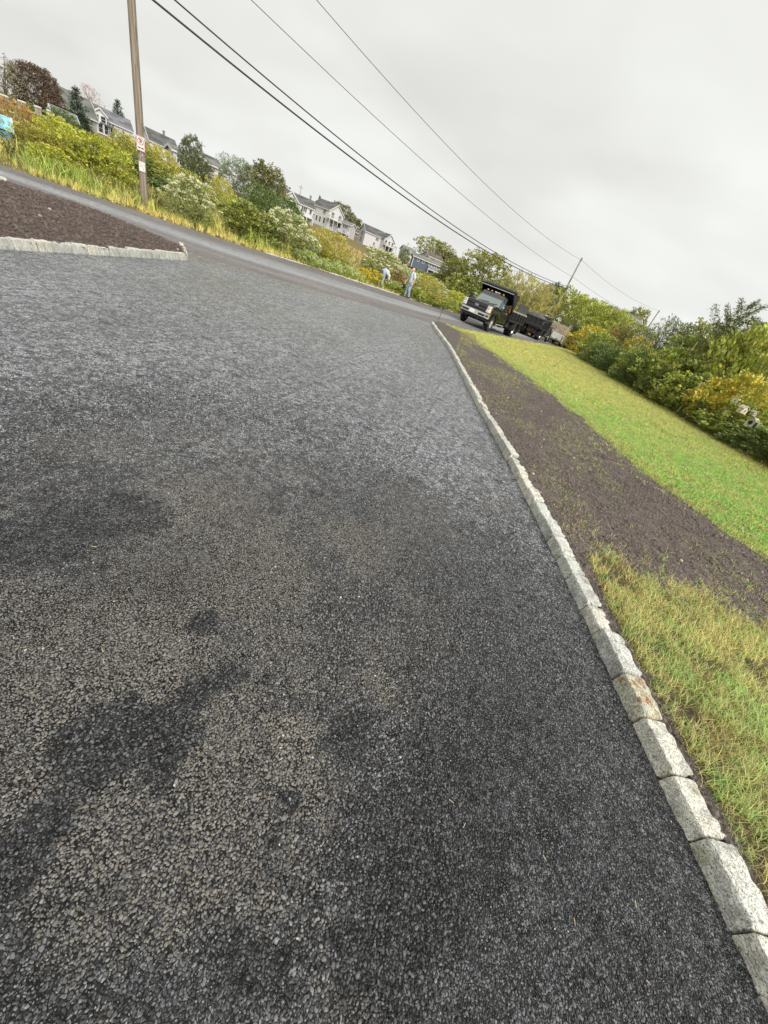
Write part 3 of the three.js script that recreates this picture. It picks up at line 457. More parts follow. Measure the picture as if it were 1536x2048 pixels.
const KIND = {
  groundsel: { shape: 'dome', h: 1.9, r: 1.0, y0: 0.08, n: 560, k: 11, cr: 0.09, len: 0.075, wid: 0.02, lump: 0.22, cols: [[0.34, 0.38, 0.13], [0.42, 0.44, 0.15], [0.27, 0.31, 0.11]], flower: 0.58, fcol: [0.76, 0.75, 0.52], fs: 0.05, up: 0.5, stems: 12 },
  olive: { shape: 'dome', h: 1.9, r: 1.1, y0: 0.06, n: 480, k: 13, cr: 0.11, len: 0.08, wid: 0.022, lump: 0.28, cols: [[0.42, 0.40, 0.07], [0.50, 0.44, 0.08], [0.32, 0.33, 0.065]], up: 0.3, stems: 8 },
  lime: { shape: 'dome', h: 2.0, r: 1.1, y0: 0.06, n: 420, k: 13, cr: 0.12, len: 0.1, wid: 0.03, lump: 0.34, cols: [[0.493, 0.517, 0.068], [0.591, 0.567, 0.074], [0.370, 0.419, 0.062]], up: 0.4, stems: 8 },
  amber: { shape: 'dome', h: 1.9, r: 1.1, y0: 0.05, n: 460, k: 11, cr: 0.11, len: 0.085, wid: 0.02, lump: 0.3, cols: [[0.52, 0.47, 0.09], [0.44, 0.45, 0.09], [0.50, 0.40, 0.10]], up: 0.7, stems: 20, sr: 0.01 },
  dark: { shape: 'dome', h: 2.1, r: 1.15, y0: 0.05, n: 520, k: 12, cr: 0.12, len: 0.09, wid: 0.03, lump: 0.26, cols: [[0.154, 0.226, 0.064], [0.216, 0.278, 0.072], [0.118, 0.172, 0.054]], stems: 8 },
  vine: { shape: 'dome', h: 2.0, r: 1.1, y0: 0.04, n: 420, k: 11, cr: 0.13, len: 0.115, wid: 0.045, lump: 0.38, cols: [[0.29, 0.33, 0.065], [0.42, 0.43, 0.09], [0.20, 0.24, 0.06]], stems: 8 },
  rust: { shape: 'dome', h: 1.6, r: 1.0, y0: 0.03, n: 420, k: 11, cr: 0.1, len: 0.12, wid: 0.012, lump: 0.3, cols: [[0.425, 0.237, 0.088], [0.525, 0.375, 0.125], [0.338, 0.188, 0.075]], up: 1.2, stems: 14 },
  goldenrod: { shape: 'dome', h: 0.75, r: 0.6, y0: 0.03, n: 150, k: 9, cr: 0.07, len: 0.08, wid: 0.015, lump: 0.3, cols: [[0.390, 0.442, 0.065], [0.520, 0.494, 0.065]], flower: 0.9, flowerT: 0.35, fcol: [0.75, 0.58, 0.03], fs: 0.05, fk: 9, up: 0.9, stems: 10, sr: 0.006 },
  aster: { shape: 'dome', h: 0.6, r: 0.6, y0: 0.03, n: 150, k: 9, cr: 0.07, len: 0.07, wid: 0.018, lump: 0.35, cols: [[0.336, 0.448, 0.098], [0.462, 0.532, 0.112]], flower: 0.35, flowerT: 0.3, fcol: [0.70, 0.66, 0.56], fs: 0.04, fk: 4, up: 0.5, stems: 8, sr: 0.006 },
  weed: { shape: 'dome', h: 0.8, r: 0.7, y0: 0.03, n: 200, k: 10, cr: 0.08, len: 0.09, wid: 0.028, lump: 0.35, cols: [[0.38, 0.43, 0.08], [0.50, 0.52, 0.11], [0.29, 0.33, 0.07]], up: 0.5, stems: 8, sr: 0.006 },
  willow: { shape: 'fan', h: 4.6, r: 2.2, y0: 0.2, n: 620, k: 12, cr: 0.24, len: 0.26, wid: 0.022, lump: 0.3, cols: [[0.486, 0.446, 0.135], [0.567, 0.499, 0.149], [0.365, 0.351, 0.108]], up: 1.0, stems: 70, sr: 0.022, shell: 0.55 },
  roundtree: { shape: 'round', h: 6, r: 2.4, y0: 1.0, n: 620, k: 14, cr: 0.28, len: 0.2, wid: 0.07, lump: 0.26, cols: [[0.203, 0.209, 0.074], [0.270, 0.257, 0.081], [0.149, 0.162, 0.061]], trunk: 0.16, stems: 16 },
  greentree: { shape: 'round', h: 6, r: 2.4, y0: 0.9, n: 620, k: 14, cr: 0.28, len: 0.19, wid: 0.06, lump: 0.36, cols: [[0.31, 0.33, 0.08], [0.40, 0.39, 0.09], [0.21, 0.24, 0.065]], trunk: 0.14, stems: 16 },
  greytree: { shape: 'round', h: 6, r: 2.2, y0: 0.8, n: 520, k: 13, cr: 0.3, len: 0.22, wid: 0.03, lump: 0.4, cols: [[0.208, 0.260, 0.133], [0.283, 0.327, 0.164], [0.149, 0.194, 0.105]], trunk: 0.12, stems: 18 },
  browntree: { shape: 'round', h: 6, r: 2.0, y0: 0.8, n: 1500, k: 14, cr: 0.22, len: 0.12, wid: 0.042, lump: 0.2, cols: [[0.158, 0.100, 0.059], [0.199, 0.129, 0.070], [0.117, 0.088, 0.052]], trunk: 0.16, stems: 18 },
  blossom: { shape: 'round', h: 6, r: 2.2, y0: 1.4, n: 300, k: 8, cr: 0.26, len: 0.13, wid: 0.05, lump: 0.5, cols: [[0.605, 0.462, 0.440], [0.682, 0.572, 0.528], [0.440, 0.330, 0.297]], trunk: 0.12, stems: 40 },
  bare: { shape: 'round', h: 6, r: 2.6, y0: 1.2, n: 210, k: 9, cr: 0.3, len: 0.16, wid: 0.05, lump: 0.6, cols: [[0.240, 0.264, 0.144], [0.324, 0.324, 0.192], [0.180, 0.180, 0.108]], trunk: 0.14, stems: 46 },
  conifer: { shape: 'cone', h: 6, r: 1.6, y0: 0.3, n: 560, k: 13, cr: 0.18, len: 0.24, wid: 0.03, lump: 0.4, cols: [[0.072, 0.111, 0.065], [0.098, 0.137, 0.072], [0.058, 0.085, 0.052]], trunk: 0.13, stems: 20, up: -0.2 },
  cedar: { shape: 'column', h: 5, r: 1.4, y0: 0.1, n: 620, k: 14, cr: 0.16, len: 0.19, wid: 0.03, lump: 0.35, cols: [[0.137, 0.169, 0.064], [0.177, 0.201, 0.072], [0.113, 0.129, 0.056]], trunk: 0.1, stems: 16, up: 0.5 },
  privet: { shape: 'dome', h: 2.4, r: 1.25, y0: 0.04, n: 640, k: 13, cr: 0.13, len: 0.095, wid: 0.03, lump: 0.3, cols: [[0.190, 0.278, 0.068], [0.288, 0.360, 0.090], [0.144, 0.208, 0.058]], stems: 8 },
  bramble: { shape: 'dome', h: 2.4, r: 1.25, y0: 0.04, n: 560, k: 12, cr: 0.15, len: 0.12, wid: 0.046, lump: 0.42, cols: [[0.375, 0.450, 0.094], [0.544, 0.562, 0.104], [0.244, 0.300, 0.079]], stems: 10 },
  gold: { shape: 'dome', h: 2.2, r: 1.2, y0: 0.04, n: 480, k: 12, cr: 0.14, len: 0.11, wid: 0.042, lump: 0.4, cols: [[0.650, 0.500, 0.056], [0.575, 0.525, 0.069], [0.438, 0.413, 0.062]], stems: 10 },
  thicket: { shape: 'fan', h: 3.6, r: 1.6, y0: 0.1, n: 640, k: 12, cr: 0.2, len: 0.15, wid: 0.038, lump: 0.42, cols: [[0.416, 0.468, 0.085], [0.546, 0.546, 0.098], [0.299, 0.351, 0.072]], up: 0.7, stems: 26, sr: 0.02 },
};
const stemMat = std({ map: T.wood, color: rgb(0.20, 0.16, 0.11) }), protos = {};
const catOf = (k) => (/tree|conifer|cedar|blossom|bare/.test(k) ? 'tree' : /weed|goldenrod|aster/.test(k) ? 'plant' : 'shrub');
const nameOf = (k) => ({ groundsel: 'flowering_shrub', conifer: 'conifer_tree', cedar: 'cedar_tree', blossom: 'blossom_tree', bare: 'sparse_tree', roundtree: 'round_tree', greentree: 'leafy_tree', greytree: 'willow_tree', browntree: 'brown_tree', goldenrod: 'goldenrod_plant', aster: 'flowering_plant', weed: 'weed_plant' })[k] ?? 'shrub';
function plantParts(kind, variant) {
  const key = kind + variant; if (!protos[key]) protos[key] = plantGeo(900 + variant * 31 + kind.length * 7 + kind.charCodeAt(0) * 3 + kind.charCodeAt(1), KIND[kind]); return protos[key];
}
const vr = rngOf(1234);
function plant(kind, label, az, dist, topY, width, group, base) {
  const g = plantParts(kind, (vr() * 3) | 0), [x, , z] = polar(az, dist), y = base ?? (x > 0 && beyond(x, z) < 0 ? 0.02 : land(x, z)), h = topY - y;
  const t = thing(nameOf(kind), label, catOf(kind), [x, y - 0.03, z], vr() * 6.28, group), tree = catOf(kind) === 'tree';
  part(tree ? 'trunk' : 'stem', g.stems, stemMat, t); part(tree ? 'crown' : 'foliage', g.leaves, M.leaf, t); if (g.flowers) part('flowers', g.flowers, M.leaf, t).userData.kind = 'stuff';
  const k = (width / (2 * g.o.r)) * 1.08; t.scale.set(k * (0.94 + 0.12 * vr()), (h / g.o.h) * 0.97, k * (0.94 + 0.12 * vr())); return t;
}
// the bank beyond the road, left to right
plant('rust', 'reddish brown dry shrub above the blue box at the left edge', -48.6, 27, 1.85, 2.2);
plant('rust', 'low russet bush between the blue box and the yellow-green shrubs', -46.6, 25, 1.05, 2.0);
plant('lime', 'tall yellow-green shrub below the small white shed', -46.0, 26, 1.9, 1.7);
plant('lime', 'broad bright yellow-green shrub just left of the near utility pole', -43.4, 24.5, 1.86, 2.6);
plant('lime', 'yellow-green shrub at the roadside right of the blue box', -46.7, 23.5, 0.95, 1.6);
plant('olive', 'dark olive shrub hiding the foot of the grey porch house', -41.1, 31, 2.5, 1.6);
plant('olive', 'olive shrub directly behind the near utility pole', -40.0, 30, 2.5, 2.6);
plant('amber', 'golden olive shrub right of the no-parking sign', -37.9, 31, 2.6, 2.4);
plant('olive', 'long low olive bush on the slope right of the near pole', -36.2, 28, 2.0, 2.8);
plant('groundsel', 'white-flowered shrub in tall grass right of the near pole', -35.0, 22.6, 1.72, 2.1);
plant('amber', 'shrub with yellowing leaves beneath the white boxy building', -32.2, 27.5, 2.3, 1.9);
plant('lime', 'yellow-green shrub below the dark willows', -30.6, 27, 1.75, 1.8);
plant('vine', 'tangled vine-covered shrub leaning over the roadside grass', -29.4, 24.5, 1.7, 2.3);
plant('vine', 'leafy green bush between vine tangle and big flowering shrub', -27.3, 25, 1.55, 1.9);
plant('groundsel', 'largest white-flowered shrub, above the start of the white edging', -24.6, 25.2, 2.0, 3.0);
plant('groundsel', 'flowering shrub trailing down beside the yellow-brown bush', -22.2, 26.4, 1.35, 1.7);
plant('amber', 'tall yellow-brown twiggy shrub left of the orange field', -19.3, 27.6, 2.0, 2.7);
plant('amber', 'smaller amber bush leaning against the yellow-brown shrub', -21.0, 27.8, 1.6, 1.8);
plant('groundsel', 'rounded white-flowered shrub behind the bending man', -12.3, 31.2, 2.1, 3.3);
plant('rust', 'brownish shrub between the two men', -10.2, 30.6, 1.3, 1.8);
plant('groundsel', 'pale flowering shrub behind the standing man', -8.4, 31.4, 1.55, 2.1);
plant('amber', 'wide yellow-brown shrub right of the standing man', -6.0, 31.8, 1.75, 3.0);
plant('groundsel', 'white-tipped flowering shrub nearest the black dump truck', -4.4, 33.2, 1.55, 1.8);
plant('lime', 'yellow-green bush just left of the dump truck grille', -1.8, 37.5, 1.45, 2.6);
plant('olive', 'olive bush showing behind the dump truck hood', 0.6, 42, 1.7, 3.0);
plant('goldenrod', 'bright yellow goldenrod clump left of the bending man', -13.0, 28.6, 0.8, 1.3);
plant('goldenrod', 'yellow flower clump at the end of the white edging', -14.3, 28.0, 0.7, 1.0);
[[-21.6, 24.2], [-20.2, 24.9], [-18.8, 25.6], [-17.4, 26.3], [-16.0, 27.0], [-11.0, 29.2], [-9.6, 29.8]].forEach(([a, d], i) => plant('aster', 'low plant with small white flowers along the far road edging', a, d, 0.5 + 0.2 * vr(), 1.2 + 0.4 * vr(), 'white flowers along the far road edge'));
[[-10.3, 29.4], [-7.4, 30.1], [-6.4, 30.6], [-5.3, 31.2], [-4.2, 31.9], [-3.2, 33], [-2.2, 34.5], [-1.2, 36.2]].forEach(([a, d]) => plant('weed', 'low leafy green weed at the road edge near the two men', a, d, 0.6 + 0.3 * vr(), 1.3 + 0.5 * vr(), 'green weeds along the road edge by the men'));
// middle distance
plant('dark', 'dark bush under the round olive tree', -27.7, 41, 3.3, 3.3);
plant('dark', 'dark rounded bush left of the long grey house', -25.0, 44, 3.3, 3.6);
plant('greytree', 'grey-green willow tree left of the round olive tree', -31.0, 62, 5.5, 3.9);
plant('greytree', 'slimmer grey-green willow against the round olive tree', -29.5, 64, 5.5, 2.6);
plant('roundtree', 'round olive-brown tree left of the long grey house', -27.6, 58, 6.0, 4.3);
plant('cedar', 'dark bushy evergreen standing above the white boxy building', -35.2, 76, 6.6, 2.9);
plant('cedar', 'broad dark evergreen beside the white boxy building', -34.4, 70, 4.4, 3.6);
plant('browntree', 'rounded tree with brown foliage at upper left', -47.2, 88, 7.2, 5.2);
plant('bare', 'thin-leaved tree at the left edge above the fence', -49.4, 84, 6.3, 4.4);
plant('conifer', 'dark conifer before the grey-roofed house', -44.5, 98, 7.6, 4.4);
plant('conifer', 'bushy dark conifer left of the grey porch house', -44.25, 92, 4.6, 4.2);
plant('blossom', 'sparse pinkish tree behind the grey porch house', -43.4, 190, 14.4, 7.0);
plant('conifer', 'wind-bent spruce behind the roof of the grey porch house', -41.4, 200, 15.4, 6.5);
plant('dark', 'dark hedge bush behind the white-posted fence', -47.5, 66, 2.6, 4.0); plant('dark', 'dark bush above the small white shed', -45.6, 70, 3.4, 3.4);
plant('dark', 'dark bush at the left edge under the thin tree', -49.6, 64, 2.2, 3.6);
plant('roundtree', 'dark domed tree behind the white gabled house', -18.9, 212, 15.4, 11);
plant('conifer', 'pointed conifer behind the white gabled house', -21.6, 206, 14.2, 4); plant('conifer', 'shorter conifer behind the white gabled house', -21.2, 206, 13.2, 4);
plant('roundtree', 'dark domed tree left of the grey balcony house', -16.9, 222, 13.2, 8); plant('roundtree', 'low dark tree behind the grey balcony house', -15.4, 226, 11.8, 8);
plant('greentree', 'big green tree behind the brown-shingled house', -6.3, 232, 18.3, 17); plant('roundtree', 'darker tree right of the brown-shingled house', -4.5, 228, 15.0, 12);
plant('dark', 'dark bush beside the blue house', -5.2, 48, 2.3, 2.2); plant('dark', 'small dark tree before the far pale cottage', -10.0, 150, 7.0, 3.5);
plant('greentree', 'olive green tree left of the tallest tree behind the trucks', -2.9, 48, 4.3, 3.2);
plant('greentree', 'tallest dense tree behind the dump truck', 0.5, 46, 5.5, 4.6); plant('vine', 'leafy mass under the tall trees behind the dump truck', -1.3, 44, 3.0, 3.8); plant('vine', 'leafy mass right of the tall tree', 2.8, 45, 3.4, 3.4);
plant('willow', 'pale twiggy willow thicket behind the dump bed', 6.6, 50, 5.3, 5.6); plant('willow', 'twiggy thicket above the tarp-covered truck', 8.6, 52, 4.6, 3.6); plant('willow', 'twiggy willow between the tall tree and the willow thicket', 4.4, 49, 4.2, 3.6);
plant('cedar', 'dark cedar around the middle utility pole', 9.8, 63.5, 6.6, 3.4);
plant('thicket', 'light green thicket right of the dark cedar', 12.2, 63, 6.5, 4.6); plant('thicket', 'bright green thicket above the white truck', 14.0, 60, 6.2, 4.6); plant('thicket', 'bright green thicket left of the far grey roof', 16.2, 56, 5.8, 4.4);
plant('thicket', 'yellow-green thicket below the far grey roof', 18.4, 54, 5.4, 4.0); plant('greentree', 'dark leafy tree beside the far grey roof', 19.7, 74, 8.2, 4.0);
plant('greytree', 'grey-green brush between the white truck and the yellow bush', 14.2, 57, 3.0, 3.5);
// the overgrown hedge along the lawn
const hedge = (kind, label, az, d, topY, width) => { const q = (12.35 + (d > 11.5 / Math.sin(az * D2R) ? 1.8 : 0)) / Math.sin(az * D2R), D = Math.max(d, q), k = D / d; return plant(kind, label, az, D, EYE + (topY - EYE) * k, width * k); };
hedge('gold', 'yellow-orange bush at the far corner of the lawn', 16.4, 44, 3.1, 3.4); hedge('rust', 'small copper-leaved shrub at the foot of the yellow-orange bush', 15.9, 43, 1.0, 1.6);
hedge('bramble', 'leafy bush right of the yellow-orange bush', 17.6, 38, 2.6, 2.8); hedge('rust', 'brown dead bush in the hedge below the far roof', 19.4, 35.5, 3.3, 2.0);
hedge('privet', 'dark hedge bush below the brown dead bush', 19.0, 34, 2.0, 2.8); hedge('privet', 'dark rounded hedge bush nearest the far end of the green lawn', 20.8, 30.5, 2.0, 2.9);
hedge('gold', 'yellow-topped bush left of the far leaning pole', 22.2, 31.5, 2.9, 2.6); hedge('bramble', 'green bush at the foot of the far leaning pole', 23.2, 28, 2.5, 2.6);
hedge('privet', 'large dark green hedge bush midway along the lawn', 24.6, 25.0, 2.4, 3.0); hedge('bramble', 'broad mid-green bush midway along the lawn', 26.3, 24.0, 2.75, 2.6);
hedge('greytree', 'thin grey-green tree rising behind the middle of the hedge', 25.0, 31, 4.5, 2.9); hedge('bare', 'spindly tree against the sky between pole and cedar', 23.4, 34, 4.6, 2.6);
hedge('bramble', 'tall mixed bush left of the cedar in the hedge', 27.0, 25.5, 3.7, 2.8); hedge('vine', 'vine-draped bush under the cedar in the hedge', 28.6, 21.5, 2.6, 2.6);
hedge('privet', 'dark bush just left of the leaning stick in the hedge', 27.2, 21.3, 1.75, 2.1); hedge('bramble', 'bush behind the yellow birdhouse', 30.4, 19.6, 2.1, 2.4);
hedge('gold', 'bright yellow bush at the right edge of the picture', 33.8, 17.4, 2.5, 2.0); hedge('privet', 'dark undergrowth beneath the white birdhouses', 33.2, 17.9, 1.35, 2.3);
hedge('bramble', 'yellow-flecked bush between the white birdhouses', 35.2, 17.3, 1.7, 1.9); hedge('bramble', 'bush below the open-fronted birdhouse at the right edge', 36.9, 16.2, 1.25, 2.0);
hedge('privet', 'low dark bush at the lower right end of the hedge', 39.4, 15.3, 1.3, 2.2); hedge('thicket', 'tall thicket behind the bright yellow bush', 31.8, 23, 4.0, 3.0); hedge('thicket', 'tall green growth at the right edge behind the cedar', 33, 22, 4.4, 3.2);
hedge('greentree', 'leafy tree at the right edge behind the hedge', 31.5, 29, 5.2, 4.2); hedge('greentree', 'olive tree behind the hedge left of the cedar', 27.2, 33, 5.0, 3.4); hedge('greentree', 'leafy tree behind the yellow-topped bush', 21.0, 42, 4.2, 3.2);
[[43.5, 18.8], [47.5, 17.6], [52, 16.6], [58, 15.4], [66, 14.4]].forEach(([a, d]) => plant('bramble', 'bush continuing the hedge past the right edge', a, d, 2.0 + vr(), 2.8, 'hedge past the right edge'));
// a ragged cedar sapling with lifted branches
{
  const r = rngOf(404), L = new Leaves(), wood = [], H = 5.7; wood.push(bar([0, -0.1, 0], [0.1, H * 0.96, 0], 0.07, 7, 0.012));
  for (let b = 0; b < 46; b++) {
    const t = 0.12 + 0.86 * (b / 46), a = b * 2.4 + r(), len = (1.9 * Math.pow(1 - t, 0.7) + 0.25) * (0.75 + 0.5 * r()), y = t * H, n = 7, lift = 0.35 + 0.4 * r();
    let prev = [0.1 * t, y, 0];
    for (let i = 1; i <= n; i++) {
      const k = i / n, q = [0.1 * t + Math.cos(a) * len * k, y + len * (lift * k + 0.25 * k * k), Math.sin(a) * len * k]; wood.push(bar(prev, q, 0.014 * (1.1 - k), 4, 0.012 * (1.05 - k))); prev = q;
      for (let j = 0; j < 22; j++) { const p = V(q[0] + (r() - 0.5) * 0.24, q[1] + (r() - 0.5) * 0.2, q[2] + (r() - 0.5) * 0.24), d = V(Math.cos(a) + (r() - 0.5) * 1.6, 0.5 + (r() - 0.5) * 1.3, Math.sin(a) + (r() - 0.5) * 1.6).normalize(), s = V(r() - 0.5, r() - 0.5, r() - 0.5).cross(d).normalize(), nn = V(0, 0, 0).crossVectors(s, d), v = 0.75 + 0.5 * r(); L.leaf(p, d, s, nn, 0.12 + 0.1 * r(), 0.014, 0.3, [0.15 * v, 0.18 * v, 0.055 * v]); }
    }
  }
  const [x, , z] = polar(28.3, 28.6); const t = thing('cedar_tree', 'tall ragged cedar with lifted branches at the right, highest of the hedge', 'tree', [x, 0.03, z], 0.4); part('trunk', merge(wood), stemMat, t); part('crown', L.build(), M.leaf, t);
  const [x2, , z2] = polar(31.4, 27.5); copy(t, 'second ragged cedar at the right edge beside the highest one', [x2, 0.03, z2], 2.4, [0.85, 0.86, 0.85]);
}
{ // the rest of the growth on the bank, bush after bush
  const LIM = [[-54, 0.2], [-48, 0.4], [-45, 0.6], [-43.6, 0.75], [-42, 1.2], [-40.5, 1.7], [-39, 1.7], [-36, 0.8], [-33, 0.6], [-30, 0.2], [-27, 0.1], [-24, 0.2], [-21, -0.1], [-18.5, -0.6], [-16, -1.6], [-13.4, -1.6], [-12, 0], [-9, 0.4], [-6, 0.85], [-3, 0.8], [0, 1.0], [4, 1.6]];
  const SEC = [[-51.5, 'past the left edge'], [-49, 'above the blue chest'], [-46.5, 'right of the blue chest'], [-44, 'under the small white shed'], [-41.5, 'under the grey porch house'], [-39, 'behind the near pole'], [-36.5, 'right of the no-parking sign'], [-34, 'under the dark evergreen'], [-31, 'under the white boxy building'], [-28, 'under the willow trees'], [-25, 'under the round olive tree'], [-22, 'under the long grey house'], [-18, 'under the white gabled house'], [-15, 'by the orange field'], [-12, 'under the lavender grey house'], [-9, 'between the two men'], [-6, 'under the blue house'], [-3, 'right of the standing man'], [9, 'behind the front dump truck']];
  const kinds = ['olive', 'olive', 'lime', 'amber', 'olive', 'groundsel', 'dark', 'vine'], txt = { olive: 'olive green shrub', lime: 'yellow-green shrub', amber: 'yellow-brown shrub', groundsel: 'pale flowering shrub', dark: 'dark green shrub', vine: 'leafy green shrub' };
  for (let az = -62; az < 1; az += 1.55) for (let row = 0; row < 3; row++) {
    if (az > -18 && az < -13 && row > 0) continue;
    const a = az + vr() * 1.2, d0 = [27, 33, 41][row] + vr() * 4 + (a > -14 ? 8 : 0) + (a > -6 ? 4 : 0) - (a < -36 && row === 0 ? 2 : 0), lim = onLine(LIM, a) - 0.5 * vr() - [0.9, 0.35, 0][row] * 0.8, [x, , z] = polar(a, d0);
    if (beyond(x, z) < 2 || (a < -48.4 && a > -54 && d0 < 30)) continue; const top = EYE + d0 * Math.tan(lim * D2R), y = land(x, z); if (top - y < 0.45) continue;
    const k = kinds[(vr() * kinds.length) | 0]; const sec = SEC.find(([q]) => a < q)[1]; plant(k, txt[k] + ', ' + ['front row', 'middle row', 'back row'][row] + ' of the slope ' + sec, a, d0, Math.min(top, y + 2.6), 2.0 + vr() * 1.2, k + ' shrubs covering the slope ' + sec);
  }
}
{ // tall grass on the verge, marsh grass behind
  const r = rngOf(88), tall = [], marsh = [], g1 = tuftGeo(5, 14, 0.66, 0.16, 0.009, 0.9, 3), g2 = tuftGeo(6, 14, 0.6, 0.3, 0.02, 0.5, 2);
  const L = farCurve.getLength();
  for (let i = 0; i < 9000; i++) {
    const t = r(), p = farCurve.getPointAt(t), q = farCurve.getTangentAt(t), o = 0.05 + 3.4 * Math.pow(r(), 1.35), x = p.x + q.z * o, z = p.z - q.x * o; if (!inView(x, 0.4, z, 1.3)) continue;
    const az = Math.atan2(x, -z) / D2R, n = fbm(x * 0.55, z * 0.55, 3, 181), clump = sstep(0.38, 0.62, fbm(x * 0.9 + 7, z * 0.9, 3, 185)), low = az > -24 ? 0.6 : 1;
    const s = (az < -48.9 ? 0.32 : 1) * low * lerp(0.28 + 0.25 * r(), 0.5 + 0.7 * clump * (0.6 + 0.6 * r()), sstep(0.35, 1.3, o)), gr = clamp(sstep(0.3, 1.2, o) * 0.8 + (n - 0.5) * 1.8 + (r() - 0.5) * 0.5 + (az < -44 ? 0.2 : 0));
    tall.push([mat4(x, land(x, z), z, (r() - 0.5) * 0.5, r() * 6.28, (r() - 0.5) * 0.5, s * 1.25, s, s * 1.25), jig([lerp(0.70, 0.36, gr), lerp(0.58, 0.44, gr), lerp(0.18, 0.09, gr)], r, 0.35)]);
  }
  for (let i = 0; i < 26000; i++) {
    const az = -56 + 64 * r(), d = 22 + 110 * Math.pow(r(), 1.7), [x, , z] = polar(az, d), s = beyond(x, z); if (s < 2.5) continue;
    const orange = sstep(26, 40, s) * (1 - sstep(62, 76, s)) * sstep(-24, -17, az) * (1 - sstep(-13.2, -11, az)), n = fbm(x * 0.06, z * 0.06, 3, 183); if (orange > 0.5 && r() < 0.55) continue;
    const k = orange > 0.4 ? 0.55 : 0.85 + 0.6 * r(), straw = clamp(n * 1.2 + 0.35 * sstep(40, 60, s)), c = orange > 0.4 ? [0.60, 0.31, 0.045] : [lerp(0.28, 0.46, straw), lerp(0.29, 0.37, straw), lerp(0.07, 0.16, straw)], f = 1 + d / 90;
    marsh.push([mat4(x, land(x, z) - 0.02, z, 0, r() * 6.28, 0, k * f, k * (0.75 + 0.3 * r()), k * f), jig(c, r, 0.25)]);
  }
  instanced('tall_grass', g1, M.blade, tall); instanced('marsh_grass', g2, M.blade, marsh);
  tag(scene.children[scene.children.length - 2], 'tall yellow and green grass along the far side of the road', 'grass'); tag(scene.children[scene.children.length - 1], 'rough marsh grass covering the slope up to the houses', 'grass');
  // loose growth along the foot of the hedge
  const foot = []; for (let i = 0; i < 3200; i++) { const z = -46 + 42 * r(), x = 11.3 + 1.6 * r() + 0.5 * fbm(z * 0.4, 1, 2, 7); if (!inView(x, 0.2, z, 1.2) || beyond(x, z) > -8) continue; const s = 0.25 + 0.5 * r(); foot.push([mat4(x, 0.03, z, (r() - 0.5) * 0.5, r() * 6.28, (r() - 0.5) * 0.5, s * 1.2, s, s * 1.2), jig(r() < 0.5 ? [0.42, 0.31, 0.09] : [0.22, 0.28, 0.07], r, 0.3)]); }
  tag(instanced('rough_grass', tuftGeo(7, 13, 0.6, 0.14, 0.009, 0.9, 3), M.blade, foot), 'rough brown and green grass along the foot of the hedge', 'grass');
}
